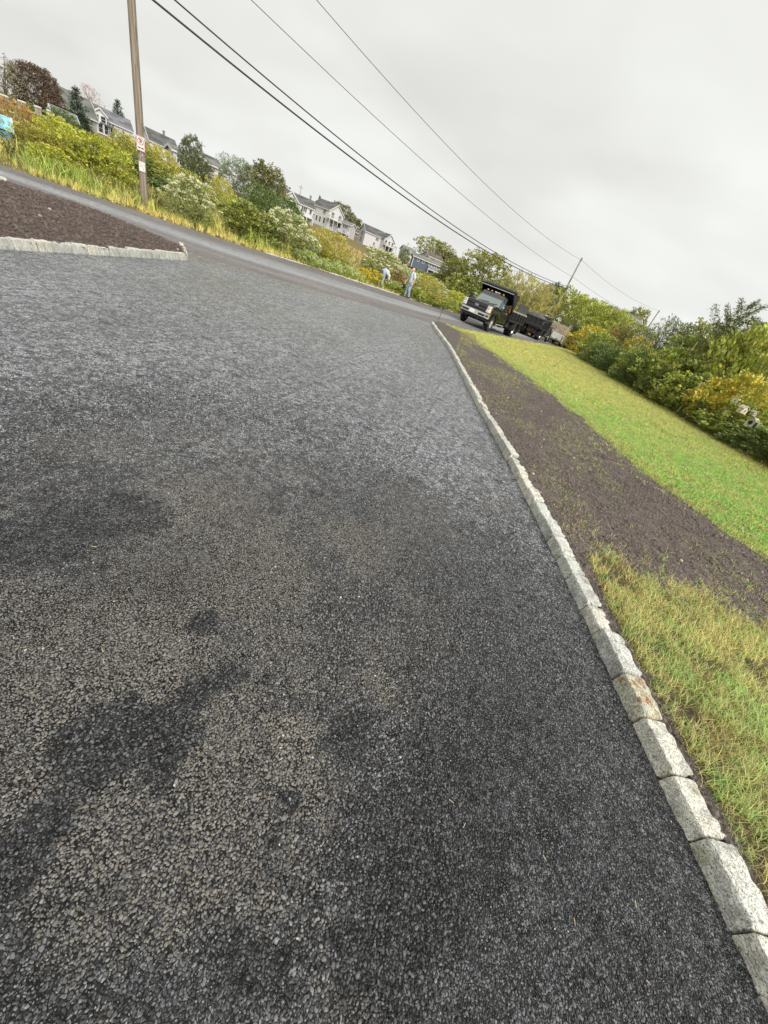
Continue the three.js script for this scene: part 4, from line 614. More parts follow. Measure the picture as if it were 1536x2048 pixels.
// ---------------------------------------------------------------- utility poles and cables
const POLES = [[-14.1, -17.1, 11.2, 0.145], [11.3, -60.0, 9.7, 0.13], [30.6, -78.2, 9.6, 0.13]];
function canvasTex(w, h, draw) { const c = document.createElement('canvas'); c.width = w; c.height = h; draw(c.getContext('2d'), w, h); const t = new THREE.CanvasTexture(c); t.colorSpace = THREE.SRGBColorSpace; t.magFilter = THREE.LinearFilter; return t; }
const poleLabels = ['near wooden utility pole with a no-parking sign, standing in tall grass', 'grey utility pole behind the parked trucks', 'far leaning grey utility pole rising out of the hedge'];
const poleLean = [0.030, 0, 0];  // the near pole leans left
POLES.forEach(([x, z, h, r], i) => {
  const y = i === 0 ? land(x, z) : 0, t = thing('utility_pole', poleLabels[i], 'utility pole', [x, y, z], i ? 0 : 0.65);
  const g = new THREE.CylinderGeometry(r * 0.72, r, h + 0.6, 14, 24), p = g.attributes.position, uv = g.attributes.uv; for (let k = 0; k < p.count; k++) { const q = 1 + 0.06 * (fbm(uv.getX(k) * 9, p.getY(k) * 0.9, 2, 11 + i, 0) - 0.5); p.setX(k, p.getX(k) * q); p.setZ(k, p.getZ(k) * q); uv.setXY(k, uv.getX(k) * 2, uv.getY(k) * 5); } g.computeVertexNormals();
  part('shaft', g.translate(0, h / 2 - 0.3, 0), i ? std({ map: T.wood, color: rgb(0.50, 0.52, 0.55) }) : M.pole, t);
  if (i === 0) {
    for (const hh of [6.0, 6.4]) part('cable_clamp', [box(0.1, 0.12, 0.2, 0, hh, 0.14)], M.steel, t);
    part('notice_board', [rbox(0.012, 0.3, 0.21, 0.004)], M.white, t); const b = t.children[t.children.length - 1]; b.position.set(0.0, 1.36, 0.145); b.rotation.y = Math.PI / 2;
    part('staple_scrap', [box(0.05, 0.012, 0.008, -0.02, 1.66, 0.14), box(0.03, 0.05, 0.006, 0.03, 1.72, 0.14), box(0.02, 0.03, 0.006, -0.03, 1.8, 0.14)], M.white, t);
    const face = canvasTex(192, 288, (c, w, hh) => {
      c.fillStyle = '#d8cdc6'; c.fillRect(0, 0, w, hh); c.strokeStyle = '#b8706a'; c.lineWidth = 7; c.strokeRect(9, 9, w - 18, hh - 18);
      c.fillStyle = '#1b1b1d'; c.font = 'bold 118px sans-serif'; c.textAlign = 'center'; c.fillText('P', w / 2, 142);
      c.strokeStyle = '#8c2f2b'; c.lineWidth = 11; c.beginPath(); c.arc(w / 2, 102, 66, 0, 7); c.stroke(); c.beginPath(); c.moveTo(w / 2 - 46, 56); c.lineTo(w / 2 + 46, 148); c.stroke();
      c.fillStyle = '#1b1b1d'; c.fillRect(40, 222, w - 80, 16); c.beginPath(); c.moveTo(22, 230); c.lineTo(58, 206); c.lineTo(58, 254); c.fill(); c.beginPath(); c.moveTo(w - 22, 230); c.lineTo(w - 58, 206); c.lineTo(w - 58, 254); c.fill();
    });
    const s = thing('parking_sign', 'white and red no-parking sign fixed to the near utility pole', 'sign', [x + 0.055, y + 2.04, z + 0.17], 1.0); part('sign_plate', rbox(0.28, 0.43, 0.006, 0.002), M.steel, s); const f = new THREE.PlaneGeometry(0.275, 0.425); part('sign_face', f.translate(0, 0, 0.0055), std({ map: face, roughness: 0.5 }), s); part('bolt', [cyl(0.009, 0.009, 0.01, 8, 0, 0.19, 0.008, Math.PI / 2), cyl(0.009, 0.009, 0.01, 8, 0, -0.19, 0.008, Math.PI / 2)], M.steel, s);
  } else part('pole_hardware', [box(0.2, 0.9, 0.2, 0.12, h * 0.62, 0.05), cyl(0.06, 0.06, 0.5, 8, 0, h * 0.74, 0.16), box(0.1, 0.3, 0.1, 0, h - 0.2, 0.12)], std({ color: rgb(0.22, 0.22, 0.23) }), t);
  t.quaternion.premultiply(new THREE.Quaternion().setFromAxisAngle(V(0.636, 0, 0.772), poleLean[i]));
});
{ // cables: height at each pole, sag, thickness
  const rows = [['lowest thick', [6.0, 6.2, 6.0], 1.12, 0.034], ['second thick', [6.42, 6.45, 6.3], 1.2, 0.026], ['upper thin', [7.95, 7.55, 7.6], 0.75, 0.012], ['topmost thin', [9.7, 9.45, 9.5], 1.15, 0.012]];
  for (const [nm, hs, sag, r] of rows) for (let s = 0; s < 2; s++) {
    const a = POLES[s], b = POLES[s + 1], pts = []; for (let i = 0; i <= 16; i++) { const t = i / 16, ln = s ? 0 : poleLean[0] * hs[0] * (1 - t); pts.push([lerp(a[0], b[0], t) + 0.15 - 0.772 * ln, lerp(hs[s], hs[s + 1], t) - 4 * sag * (s ? 0.5 : 1) * t * (1 - t), lerp(a[1], b[1], t) + 0.636 * ln]); }
    const m = part('overhead_cable', tube(pts, r, 64, 5), M.cable); m.name = numbered('overhead_cable'); scene.add(tag(m, nm + ' overhead cable ' + (s ? 'between the middle and far poles' : 'running from the near pole to the middle pole'), 'cable'));
  }
}
[[-34.25, 120, 9.2, 'small pole with crossarm on the skyline above the dark evergreen'], [-10, 190, 10.5, 'thin pole in front of the far pale cottage'], [-23.85, 160, 12, 'thin mast on the skyline behind the long grey house'], [-9.6, 200, 9.8, 'thin pole right of the one before the far cottage']].forEach(([az, d, top, label]) => {
  const [x, , z] = polar(az, d), y = land(x, z), h = top - y, t = thing('distant_pole', label, 'utility pole', [x, y, z]); part('shaft', cyl(0.16, 0.11, h + 0.4, 7, 0, h / 2 - 0.2, 0), M.greyWood, t); part('crossarm', box(1.7, 0.14, 0.14, 0, h - 0.6, 0.12, 0, 0.5, 0), M.greyWood, t);
});
{ // survey stake at the corner of the drive
  const t = thing('marker_stake', 'thin dark marker stake with a black cap at the driveway corner', 'stake', [-1.12, 0.0, -21.2]); part('stake_rod', bar([0, -0.2, 0], [0.03, 0.56, -0.02], 0.016, 6, 0.012), std({ color: rgb(0.10, 0.05, 0.04) }), t); part('stake_cap', rbox(0.12, 0.05, 0.06, 0.015, 0.03, 0.57, -0.02, 0, 0.4, 0.2), M.black, t); part('ribbon', box(0.045, 0.035, 0.002, 0.032, 0.4, 0.004, 0.2, 0, 0.3), std({ color: rgb(0.35, 0.06, 0.05) }), t);
}
{ // plank chest at the left edge
  const [x, , z] = polar(-50.95, 25.2), y = land(x, z) + 0.02, t = thing('wooden_chest', 'light blue wooden chest with a sloping plank lid on a white base, left edge', 'chest', [x, y, z], 0.86), W = 1.36, D = 0.8, blue = std({ map: T.wood, color: rgb(0.10, 0.42, 0.85), roughness: 0.6 }), pale = std({ map: T.wood, color: rgb(0.30, 0.70, 1.0), roughness: 0.6 });
  part('base', [box(W - 0.06, 0.30, D - 0.06, 0, 0.15, 0), box(W, 0.05, D, 0, 0.025, 0)], M.white, t);
  for (let i = 0; i < 3; i++) part('front_plank', rbox(W, 0.098, 0.03, 0.006, 0, 0.352 + i * 0.1, D / 2 - 0.015 + 0.004 * i), blue, t);
  part('side_panel', [box(0.03, 0.3, D - 0.07, W / 2 - 0.02, 0.45, 0), box(0.03, 0.3, D - 0.07, -W / 2 + 0.02, 0.45, 0), box(W - 0.1, 0.5, 0.03, 0, 0.55, -D / 2 + 0.03)], blue, t);
  const lid = new THREE.Group(); lid.name = 'lid'; lid.position.set(0, 0.63, D / 2 + 0.05); lid.rotation.x = 0.42; t.add(lid);
  for (let i = 0; i < 4; i++) part('lid_plank', rbox(W + 0.1, 0.03, 0.235, 0.008, 0, 0.02 + 0.004 * (i % 2), -0.12 - i * 0.242, 0.03), pale, lid);
  part('lid_edge', [box(0.05, 0.05, 0.98, W / 2 + 0.06, 0.02, -0.48), box(0.05, 0.05, 0.98, -W / 2 - 0.06, 0.02, -0.48)], M.white, lid);
}
{ // weathered fence on the left slope: paired posts with pale caps
  const A = polar(-49.9, 50), B = polar(-46.6, 52), t = thing('post_fence', 'grey post and rail fence with pale post caps on the left slope', 'fence', [A[0], 0, A[2]]), ts = [0.08, 0.16, 0.42, 0.49, 0.74, 0.80, 1.0];
  const Y = (k) => 1.02 + 0.30 * k; for (const k of ts) { const x = (B[0] - A[0]) * k, z = (B[2] - A[2]) * k, b = part('fence_post', rbox(0.17, 1.9, 0.17, 0.02, x, Y(k) + 0.1, z), M.greyWood, t); part('post_cap', rbox(0.24, 0.13, 0.24, 0.05, x, Y(k) + 1.1, z), M.white, b); }
  for (const h of [0.18, 0.66]) part('fence_rail', bar([0, Y(0) + h, 0], [B[0] - A[0], Y(1) + h, B[2] - A[2]], 0.06, 4), M.greyWood, t);
}
// birdhouses and sticks in front of the hedge
function birdhouse(label, az, d, y, col, turn, s = 1, open = false) {
  const [x, , z] = polar(az, d), t = thing('birdhouse', label, 'birdhouse', [x, 0.03, z], turn), m = std({ map: T.wood, color: rgb(...col), roughness: 0.7 }), w = 0.2 * s, h = 0.2 * s;
  part('post', bar([0, -0.2, -0.04], [0.02, y - h / 2 - 0.02, -0.02], 0.014, 6, 0.012), stemMat, t);
  const sh = new THREE.Shape(); sh.moveTo(-w / 2, -h / 2); sh.lineTo(w / 2, -h / 2); sh.lineTo(w / 2, h * 0.25); sh.lineTo(0, h * 0.72); sh.lineTo(-w / 2, h * 0.25); sh.closePath(); const hole = new THREE.Path(); hole.absarc(0, 0, w * (open ? 0.3 : 0.16), 0, 7, true); sh.holes.push(hole);
  const body = part('box', new THREE.ExtrudeGeometry(sh, { depth: 0.02, bevelEnabled: false }).translate(0, 0, w / 2 - 0.02), m, t); body.position.y = y;
  const b2 = part('back', [box(w * 0.97, h, w - 0.03, 0, 0, -0.012).translate(0, 0, -0.005)], open ? M.black : m, t); b2.position.y = y - 0.005;
  for (const k of [-1, 1]) { const rf = part('roof_board', rbox(w * 0.72, 0.016, w * 1.35, 0.004), m, t); rf.position.set(k * w * 0.3, y + h * 0.52, 0); rf.rotation.z = -k * 0.75; }
}
birdhouse('small white birdhouse, upper of the pair at the right edge', 34.6, 20.2, 1.36, [0.85, 0.83, 0.80], 0.2, 1.15); birdhouse('grey-white birdhouse with a large opening at the right edge', 36.1, 19.4, 1.10, [0.62, 0.63, 0.62], -1.0, 1.3, true);
birdhouse('yellow birdhouse hanging in front of the hedge', 31.6, 22.0, 1.33, [0.80, 0.74, 0.10], -0.7, 1.2); birdhouse('little white birdhouse between the yellow and the white ones', 33.5, 20.8, 1.56, [0.86, 0.86, 0.82], -0.9, 0.95); birdhouse('lowest small white birdhouse among the hedge leaves', 33.6, 20.6, 1.03, [0.7, 0.7, 0.66], 0.6, 0.8); birdhouse('pale birdhouse half hidden behind leaves near the right edge', 35.6, 20.6, 1.38, [0.6, 0.62, 0.58], 0.3, 0.8);
for (const [az, d, y0, y1, label, dx] of [[29.6, 23.2, 0.75, 1.75, 'bare leaning stick in the hedge left of the yellow birdhouse', 0.02], [26.6, 27.2, 2.3, 3.4, 'pale stub of a post standing above the hedge', 0.05]]) { const [x, , z] = polar(az, d), t = thing('wooden_stick', label, 'stick', [x, 0.02, z]); part('stick', bar([0, -0.1, 0], [dx, y1, 0], 0.045, 7, 0.03), std({ map: T.wood, color: rgb(0.62, 0.58, 0.48) }), t); }
{ // dropped straws and leaves on the asphalt
  const r = rngOf(515), bits = []; for (let i = 0; i < 130; i++) { const x = -2.4 + 4 * r(), z = -4 + 4.4 * r(); if (x > kerbX(z) - 0.02) continue; bits.push([mat4(x, 0.014, z, (r() - 0.5) * 0.3, r() * 6.28, (r() - 0.5) * 0.3, 0.006 + 0.016 * r(), 0.0012, 0.0012), jig([0.6, 0.52, 0.36], r, 0.3)]); }
  instanced('straw_bits', new THREE.BoxGeometry(1, 1, 1), M.blade, bits, driveway);
}
// ---------------------------------------------------------------- trucks (built facing +z, front axle at the origin)
const PAINT = (r, g, b) => new THREE.MeshPhysicalMaterial({ color: rgb(r, g, b), roughness: 0.25, ior: 1.8, clearcoat: 1, clearcoatRoughness: 0.06 });
const MT = { black: PAINT(0.008, 0.008, 0.01), white: PAINT(0.78, 0.78, 0.76), bed: std({ color: rgb(0.014, 0.014, 0.015), roughness: 0.5 }), tyre: std({ color: rgb(0.018, 0.018, 0.018), roughness: 0.9 }), rim: std({ color: rgb(0.68, 0.68, 0.66), metalness: 0.6, roughness: 0.35 }), chrome: std({ color: rgb(0.85, 0.85, 0.85), metalness: 0.9, roughness: 0.3 }), plastic: std({ color: rgb(0.022, 0.022, 0.024), roughness: 0.6 }), lens: new THREE.MeshPhysicalMaterial({ color: rgb(0.78, 0.78, 0.76), roughness: 0.12, clearcoat: 1 }), screen: new THREE.MeshPhysicalMaterial({ color: rgb(0.10, 0.135, 0.13), ior: 2.3, roughness: 0.05, specularIntensity: 1, clearcoat: 1, clearcoatRoughness: 0.02 }), red: std({ color: rgb(0.4, 0.02, 0.02), roughness: 0.3 }), amber: std({ color: rgb(0.75, 0.45, 0.15), roughness: 0.3 }), rust: std({ map: T.grime, color: rgb(0.09, 0.055, 0.045), roughness: 0.95 }), ply: std({ map: T.grime, color: rgb(0.62, 0.50, 0.36), roughness: 0.8 }), tarp: std({ color: rgb(0.05, 0.05, 0.052), roughness: 0.75, side: THREE.DoubleSide }), plate: std({ color: rgb(0.8, 0.8, 0.8), roughness: 0.5 }), wing: std({ color: rgb(0.5, 0.5, 0.5) }) };
function prism(sections) {                                   // sections: [z, halfWidthBottom, yBottom, halfWidthTop, yTop]; a closed loft along z
  const P = [], I = []; for (const [z, wb, yb, wt, yt] of sections) P.push(-wb, yb, z, wb, yb, z, wt, yt, z, -wt, yt, z);
  for (let i = 0; i < sections.length - 1; i++) for (let k = 0; k < 4; k++) { const a = i * 4 + k, b = i * 4 + ((k + 1) % 4), c = a + 4, d = b + 4; I.push(a, c, b, b, c, d); }
  const e = (sections.length - 1) * 4; I.push(0, 1, 2, 0, 2, 3, e, e + 2, e + 1, e, e + 3, e + 2);
  let g = new THREE.BufferGeometry(); g.setAttribute('position', new THREE.Float32BufferAttribute(P, 3)); g.setIndex(sections[0][0] < sections[1][0] ? I.map((_, i) => I[i - (i % 3) + [0, 2, 1][i % 3]]) : I); g = g.toNonIndexed(); g.computeVertexNormals(); return g;
}
function quad(a, b, c, d, th = 0.012) { const A = V(...a), n = V(...b).sub(A).cross(V(...d).sub(A)).normalize().multiplyScalar(th), pts = [a, b, c, d].map((p) => V(...p)), P = []; const tri = (x, y, z) => P.push(...x.toArray(), ...y.toArray(), ...z.toArray()); const o = pts.map((p) => p.clone().add(n)), q = pts; tri(o[0], o[1], o[2]); tri(o[0], o[2], o[3]); tri(q[0], q[2], q[1]); tri(q[0], q[3], q[2]); for (let i = 0; i < 4; i++) { const j = (i + 1) % 4; tri(q[i], q[j], o[j]); tri(q[i], o[j], o[i]); } const g = new THREE.BufferGeometry(); g.setAttribute('position', new THREE.Float32BufferAttribute(P, 3)); g.computeVertexNormals(); return g; }
function wheel(parent, x, z, R, w, side, rimMat, dual) {
  const g = new THREE.Group(); g.name = 'wheel'; g.position.set(x, R, z); parent.add(g);
  const prof = [[0.55, -0.5], [0.8, -0.52], [0.95, -0.46], [1, -0.34], [1, 0.34], [0.95, 0.46], [0.8, 0.52], [0.55, 0.5]].map(([r, k]) => new THREE.Vector2(r * R, k * w));
  const ty = new THREE.LatheGeometry(prof, 28).rotateZ(Math.PI / 2), parts = [ty]; for (let i = 0; i < 26; i++) { const a = (i / 26) * 6.283; parts.push(box(w * 0.7, 0.02, 0.045, 0, Math.cos(a) * R, Math.sin(a) * R, -a + 1.57)); }
  if (dual) parts.push(ty.clone().translate(-side * (w + 0.04), 0, 0)); part('tyre', parts, MT.tyre, g);
  const rp = [[0.02, dual ? 0.1 : 0.52], [0.16, dual ? 0.12 : 0.52], [0.2, dual ? 0.02 : 0.42], [0.42, dual ? -0.05 : 0.32], [0.5, 0.36], [0.58, 0.46], [0.58, -0.4]].map(([r, k]) => new THREE.Vector2(r * R, k * w * side)), rim = [new THREE.LatheGeometry(rp, 24).rotateZ(-Math.PI / 2)];
  for (let i = 0; i < 8; i++) { const a = (i / 8) * 6.283; rim.push(cyl(0.022, 0.022, 0.04, 6, side * w * (dual ? 0.0 : 0.4), Math.cos(a) * R * 0.28, Math.sin(a) * R * 0.28, 0, 0, Math.PI / 2)); } part('rim', rim, rimMat, g);
}
const arch = (R, r, x, y, z, w) => { const s = new THREE.Shape(); s.absarc(0, 0, R + r, -0.1, Math.PI + 0.1, false); s.absarc(0, 0, R, Math.PI + 0.1, -0.1, true); return new THREE.ExtrudeGeometry(s, { depth: w, bevelEnabled: false, curveSegments: 14 }).rotateY(Math.PI / 2).translate(x, y, z); };
function cab(t, paint, WB) {
  part('body', [prism([[-2.2, 0.96, 0.62, 0.98, 1.30], [-0.62, 0.97, 0.62, 0.99, 1.30]]), prism([[-0.62, 0.93, 0.80, 0.95, 1.31], [0.3, 0.92, 0.86, 0.93, 1.30], [0.80, 0.88, 0.86, 0.84, 1.23]]), prism([[-2.2, 0.98, 1.30, 0.74, 1.99], [-2.0, 0.98, 1.30, 0.75, 2.02], [-1.25, 0.98, 1.30, 0.75, 2.02], [-1.05, 0.97, 1.30, 0.74, 1.97], [-0.50, 0.95, 1.28, 0.90, 1.32]])], paint, t);
  part('hood', [rbox(1.02, 0.09, 1.28, 0.04, 0, 1.31, 0.12, 0.04), rbox(0.16, 0.1, 1.15, 0.04, 0.62, 1.28, 0.12, 0.05), rbox(0.16, 0.1, 1.15, 0.04, -0.62, 1.28, 0.12, 0.05), box(0.26, 0.02, 0.2, 0.32, 1.36, 0.0, 0.04), box(0.26, 0.02, 0.2, -0.32, 1.36, 0.0, 0.04)], paint, t);
  part('windshield', quad([-0.84, 1.335, -0.50], [0.84, 1.335, -0.50], [0.69, 1.945, -1.06], [-0.69, 1.945, -1.06]), MT.screen, t);
  part('wiper', [bar([-0.6, 1.37, -0.47], [0.05, 1.46, -0.58], 0.014, 5), bar([0.0, 1.37, -0.47], [0.62, 1.46, -0.58], 0.014, 5)], MT.plastic, t);
  for (const s of [-1, 1]) {
    const d = part('door', [quad([s * 0.985, 0.66, -0.72], [s * 0.985, 0.66, -1.95], [s * 0.988, 1.30, -1.95], [s * 0.988, 1.30, -0.72], s > 0 ? -0.02 : 0.02)], paint, t); part('handle', rbox(0.04, 0.05, 0.2, 0.015, s * 1.02, 1.17, -1.78), MT.chrome, d);
    part('side_window', quad([s * 0.965, 1.345, -0.72], [s * 0.965, 1.345, -1.9], [s * 0.775, 1.93, -1.9], [s * 0.785, 1.93, -1.15], s > 0 ? -0.012 : 0.012), MT.screen, t);
    const m = part('mirror', [rbox(0.23, 0.34, 0.12, 0.04, s * 1.24, 1.42, -0.62), bar([s * 0.96, 1.36, -0.72], [s * 1.2, 1.34, -0.64], 0.025), bar([s * 0.96, 1.52, -0.8], [s * 1.2, 1.5, -0.64], 0.02)], MT.plastic, t); part('mirror_glass', rbox(0.18, 0.27, 0.01, 0.003, s * 1.24, 1.43, -0.685), MT.chrome, m);
    const hl = part('headlight', [prism([[0.70, 0.13, 0.93, 0.12, 1.27], [0.90, 0.11, 0.93, 0.09, 1.26]]).translate(s * 0.80, 0, 0)], MT.lens, t); part('lamp', [cyl(0.08, 0.08, 0.02, 14, s * 0.80, 1.17, 0.905, Math.PI / 2), rbox(0.13, 0.06, 0.02, 0.01, s * 0.80, 1.0, 0.905)], MT.chrome, hl); part('turn_lamp', rbox(0.03, 0.26, 0.1, 0.01, s * 0.925, 1.1, 0.80), MT.amber, hl);
    part('fender', [arch(0.46, 0.13, s > 0 ? 0.80 : -1.04, 0.43, 0, 0.24), prism([[-0.7, 0.12, 0.7, 0.1, 1.12], [-0.45, 0.12, 0.98, 0.1, 1.16], [0.45, 0.12, 0.98, 0.1, 1.14], [0.7, 0.1, 0.8, 0.09, 1.1]]).translate(s * 0.91, 0, 0)], paint, t);
    part('running_board', rbox(0.2, 0.05, 1.3, 0.02, s * 1.0, 0.5, -1.3), MT.chrome, t);
  }
  const gr = part('grille', [rbox(1.34, 0.42, 0.08, 0.03, 0, 1.08, 0.84)], MT.plastic, t); part('grille_bar', [rbox(1.22, 0.075, 0.05, 0.015, 0, 1.19, 0.885), rbox(1.22, 0.075, 0.05, 0.015, 0, 1.02, 0.885)], std({ color: rgb(0.045, 0.045, 0.05), roughness: 0.35 }), gr); part('grille_mesh', Array.from({ length: 18 }, (_, i) => box(0.012, 0.34, 0.02, -0.58 + i * 0.068, 1.09, 0.878)), MT.bed, gr);
  const em = canvasTex(256, 112, (c) => { c.fillStyle = '#b9bcc2'; c.fillRect(0, 0, 256, 112); c.fillStyle = '#10256e'; c.beginPath(); c.ellipse(128, 56, 117, 45, 0, 0, 7); c.fill(); c.fillStyle = '#e8eaee'; c.font = 'italic bold 64px serif'; c.textAlign = 'center'; c.fillText('Ford', 128, 77); });
  const el = new THREE.CylinderGeometry(0.5, 0.5, 1, 32); const uv = el.attributes.uv, pp = el.attributes.position; for (let i = 0; i < uv.count; i++) uv.setXY(i, pp.getX(i) + 0.5, 0.5 - pp.getZ(i)); el.rotateX(Math.PI / 2); part('emblem', el.scale(0.27, 0.115, 0.02).translate(0, 1.105, 0.92), std({ map: em, roughness: 0.3 }), gr);
  const bp = part('bumper', [prism([[0.70, 1.0, 0.64, 1.0, 0.88], [0.86, 0.98, 0.62, 0.98, 0.88], [1.02, 0.82, 0.64, 0.84, 0.86]])], MT.chrome, t); part('bumper_opening', [rbox(0.46, 0.12, 0.04, 0.02, 0.55, 0.73, 1.008), rbox(0.46, 0.12, 0.04, 0.02, -0.55, 0.73, 1.008), rbox(0.2, 0.1, 0.05, 0.02, 0.89, 0.75, 0.96, 0, 0.75), rbox(0.2, 0.1, 0.05, 0.02, -0.89, 0.75, 0.96, 0, -0.75)], MT.plastic, bp); part('licence_plate', rbox(0.32, 0.17, 0.012, 0.004, -0.1, 0.75, 1.035), MT.plate, bp);
  part('valance', [prism([[0.62, 0.86, 0.46, 0.92, 0.64], [0.92, 0.78, 0.5, 0.84, 0.64]]), box(0.06, 0.1, 0.1, 0.4, 0.48, 0.95), box(0.06, 0.1, 0.1, -0.4, 0.48, 0.95)], MT.plastic, t);
  for (let i = 0; i < 5; i++) part('roof_lamp', rbox(0.11, 0.05, 0.07, 0.02, (i - 2) * 0.27, 2.035, -1.12), i === 2 ? MT.lens : MT.amber, t);
  part('roof_beacon', rbox(0.3, 0.05, 0.14, 0.02, 0.05, 2.05, -1.35), MT.lens, t);
  part('chassis', [box(0.12, 0.2, WB + 2.4, 0.42, 0.62, -WB / 2 - 0.3), box(0.12, 0.2, WB + 2.4, -0.42, 0.62, -WB / 2 - 0.3), cyl(0.08, 0.08, 1.7, 8, 0, 0.43, 0, 0, 0, Math.PI / 2), cyl(0.09, 0.09, 1.7, 8, 0, 0.43, -WB, 0, 0, Math.PI / 2), rbox(0.35, 0.35, 0.4, 0.1, 0, 0.45, -WB), rbox(0.5, 0.4, 1.2, 0.1, 0, 0.66, -0.3), rbox(0.4, 0.35, 1.0, 0.05, -0.78, 0.55, -2.6)], MT.bed, t);
}
function dumpTruck(name, label, pos, turn, opts) {
  const WB = 4.25, t = thing(name, label, 'dump truck', pos, turn); cab(t, MT.black, WB);
  for (const s of [-1, 1]) { wheel(t, s * 0.88, 0, 0.43, 0.24, s, MT.rim); wheel(t, s * 0.98, -WB, 0.43, 0.24, s, MT.rim, true); }
  const z0 = -2.42, z1 = -5.65, hw = 1.12, yb = 1.0, ht = opts.h, zc = (z0 + z1) / 2, Lb = z0 - z1;
  const bed = part('dump_bed', [box(2 * hw, 0.1, Lb, 0, yb, zc), box(0.06, ht, Lb, hw - 0.03, yb + ht / 2, zc), box(0.06, ht, Lb, -hw + 0.03, yb + ht / 2, zc), box(2 * hw, ht + (opts.shield === false ? 0.1 : opts.over ?? 0.95), 0.06, 0, yb + (ht + (opts.shield === false ? 0.1 : opts.over ?? 0.95)) / 2, z0), rbox(2 * hw + 0.1, 0.12, Lb + 0.04, 0.02, 0, yb - 0.09, zc)], MT.bed, t);
  for (const s of [-1, 1]) { for (let i = 0; i < 5; i++) part('side_rib', box(0.07, ht - 0.1, 0.09, s * (hw + 0.035), yb + ht / 2, z0 - 0.25 - i * 0.68), MT.bed, bed); part('top_rail', rbox(0.1, 0.09, Lb, 0.02, s * hw, yb + ht, zc), opts.rail ?? MT.bed, bed); part('side_board', box(0.03, opts.board ?? 0.5, Lb * 0.7, s * (hw - 0.05), yb + ht + (opts.board ?? 0.5) / 2, zc - 0.4), MT.tarp, bed); }
  const SH = opts.over ?? 0.95;
  if (opts.shield !== false) { const ch = part('cab_shield', [box(2 * hw, 0.05, 1.25, 0, yb + ht + SH, z0 + 0.6, 0.03), box(2 * hw + 0.06, 0.12, 0.06, 0, yb + ht + SH + 0.03, z0 + 1.22), quad([hw, yb + ht + SH + 0.01, z0 + 1.2], [hw, yb + ht + SH + 0.01, z0 - 0.05], [hw, yb + 0.2, z0 - 0.05], [hw, yb + ht + 0.3, z0 + 0.35], 0.03), quad([-hw, yb + ht + SH + 0.01, z0 + 1.2], [-hw, yb + ht + SH + 0.01, z0 - 0.05], [-hw, yb + 0.2, z0 - 0.05], [-hw, yb + ht + 0.3, z0 + 0.35], 0.03)], MT.bed, t);
  part('shield_lip', rbox(2 * hw + 0.05, 0.03, 0.03, 0.01, 0, yb + ht + SH - 0.02, z0 + 1.26), MT.chrome, ch); part('shield_rib', [0, 1, 2, 3, 4].map((i) => box(0.06, 0.05, 1.2, -0.9 + i * 0.45, yb + ht + SH - 0.05, z0 + 0.58, 0.03)), MT.bed, ch); part('tarp_roll', cyl(0.09, 0.09, 2 * hw, 10, 0, yb + ht + SH + 0.11, z0 + 0.7, 0, 0, Math.PI / 2), MT.tarp, ch); }
  const tg = part('tailgate', [box(2 * hw, ht, 0.05, 0, yb + ht / 2, z1)], MT.bed, t); const barM = std({ color: rgb(0.03, 0.03, 0.032), roughness: 0.45 });
  part('gate_rail', [rbox(2 * hw + 0.06, 0.1, 0.1, 0.02, 0, yb + ht - 0.02, z1 - 0.05), rbox(2 * hw + 0.06, 0.12, 0.1, 0.02, 0, yb + 0.02, z1 - 0.05)], barM, tg); for (let i = 0; i < 5; i++) part('gate_rib', rbox(0.1, ht - 0.14, 0.09, 0.02, -hw + 0.05 + (i * (2 * hw - 0.1)) / 4, yb + ht / 2, z1 - 0.045), barM, tg);
  part('rear_apron', [box(0.95, 0.48, 0.04, -0.25, 0.66, z1 + 0.25)], MT.rust, t); part('mud_flap', [box(0.6, 0.5, 0.02, 0.88, 0.5, z1 + 0.75), box(0.6, 0.5, 0.02, -0.88, 0.5, z1 + 0.75)], MT.plastic, t); for (const s of [-1, 1]) part('tail_lamp', rbox(0.16, 0.1, 0.04, 0.015, s * 0.85, 0.86, z1 + 0.05), MT.red, t);
  part('rear_fender', [arch(0.5, 0.05, 0.72, 0.45, -WB, 0.56), arch(0.5, 0.05, -1.28, 0.45, -WB, 0.56)], MT.plastic, t); part('tool_box', [rbox(0.42, 0.4, 0.6, 0.03, 0.8, 0.68, -2.85)], MT.plastic, t);
  if (opts.tarp) { const n = 22, P = [], I = []; for (let j = 0; j <= n; j++) for (let i = 0; i <= n; i++) { const u = i / n * 2 - 1, v = j / n, e = 1 - Math.pow(Math.abs(u), 3), f = Math.sin(Math.PI * Math.min(1, v * 1.1 + 0.1)); P.push(u * (hw + 0.04), yb + ht - 0.12 * (1 - e) + 0.32 * e * Math.pow(Math.max(f, 0), 0.6) + 0.16 * (fbm(i * 0.35, j * 0.35, 3, 61) - 0.5) * e - (v < 0.05 ? 0.25 * (0.5 + fbm(i * 0.3, 3, 2, 63)) : 0), z1 - 0.06 + v * Lb * 0.8); } for (let j = 0; j < n; j++) for (let i = 0; i < n; i++) { const a = j * (n + 1) + i; I.push(a, a + n + 1, a + 1, a + 1, a + n + 1, a + n + 2); } const g = new THREE.BufferGeometry(); g.setAttribute('position', new THREE.Float32BufferAttribute(P, 3)); g.setIndex(I); g.computeVertexNormals(); part('tarp', g, std({ color: rgb(0.085, 0.083, 0.08), roughness: 0.85, side: THREE.DoubleSide }), t); }
  return t;
}
const TURN1 = Math.atan2(-0.41, 0.91), AWAY = Math.atan2(0.41, -0.91), f1 = [-0.41, 0.91];
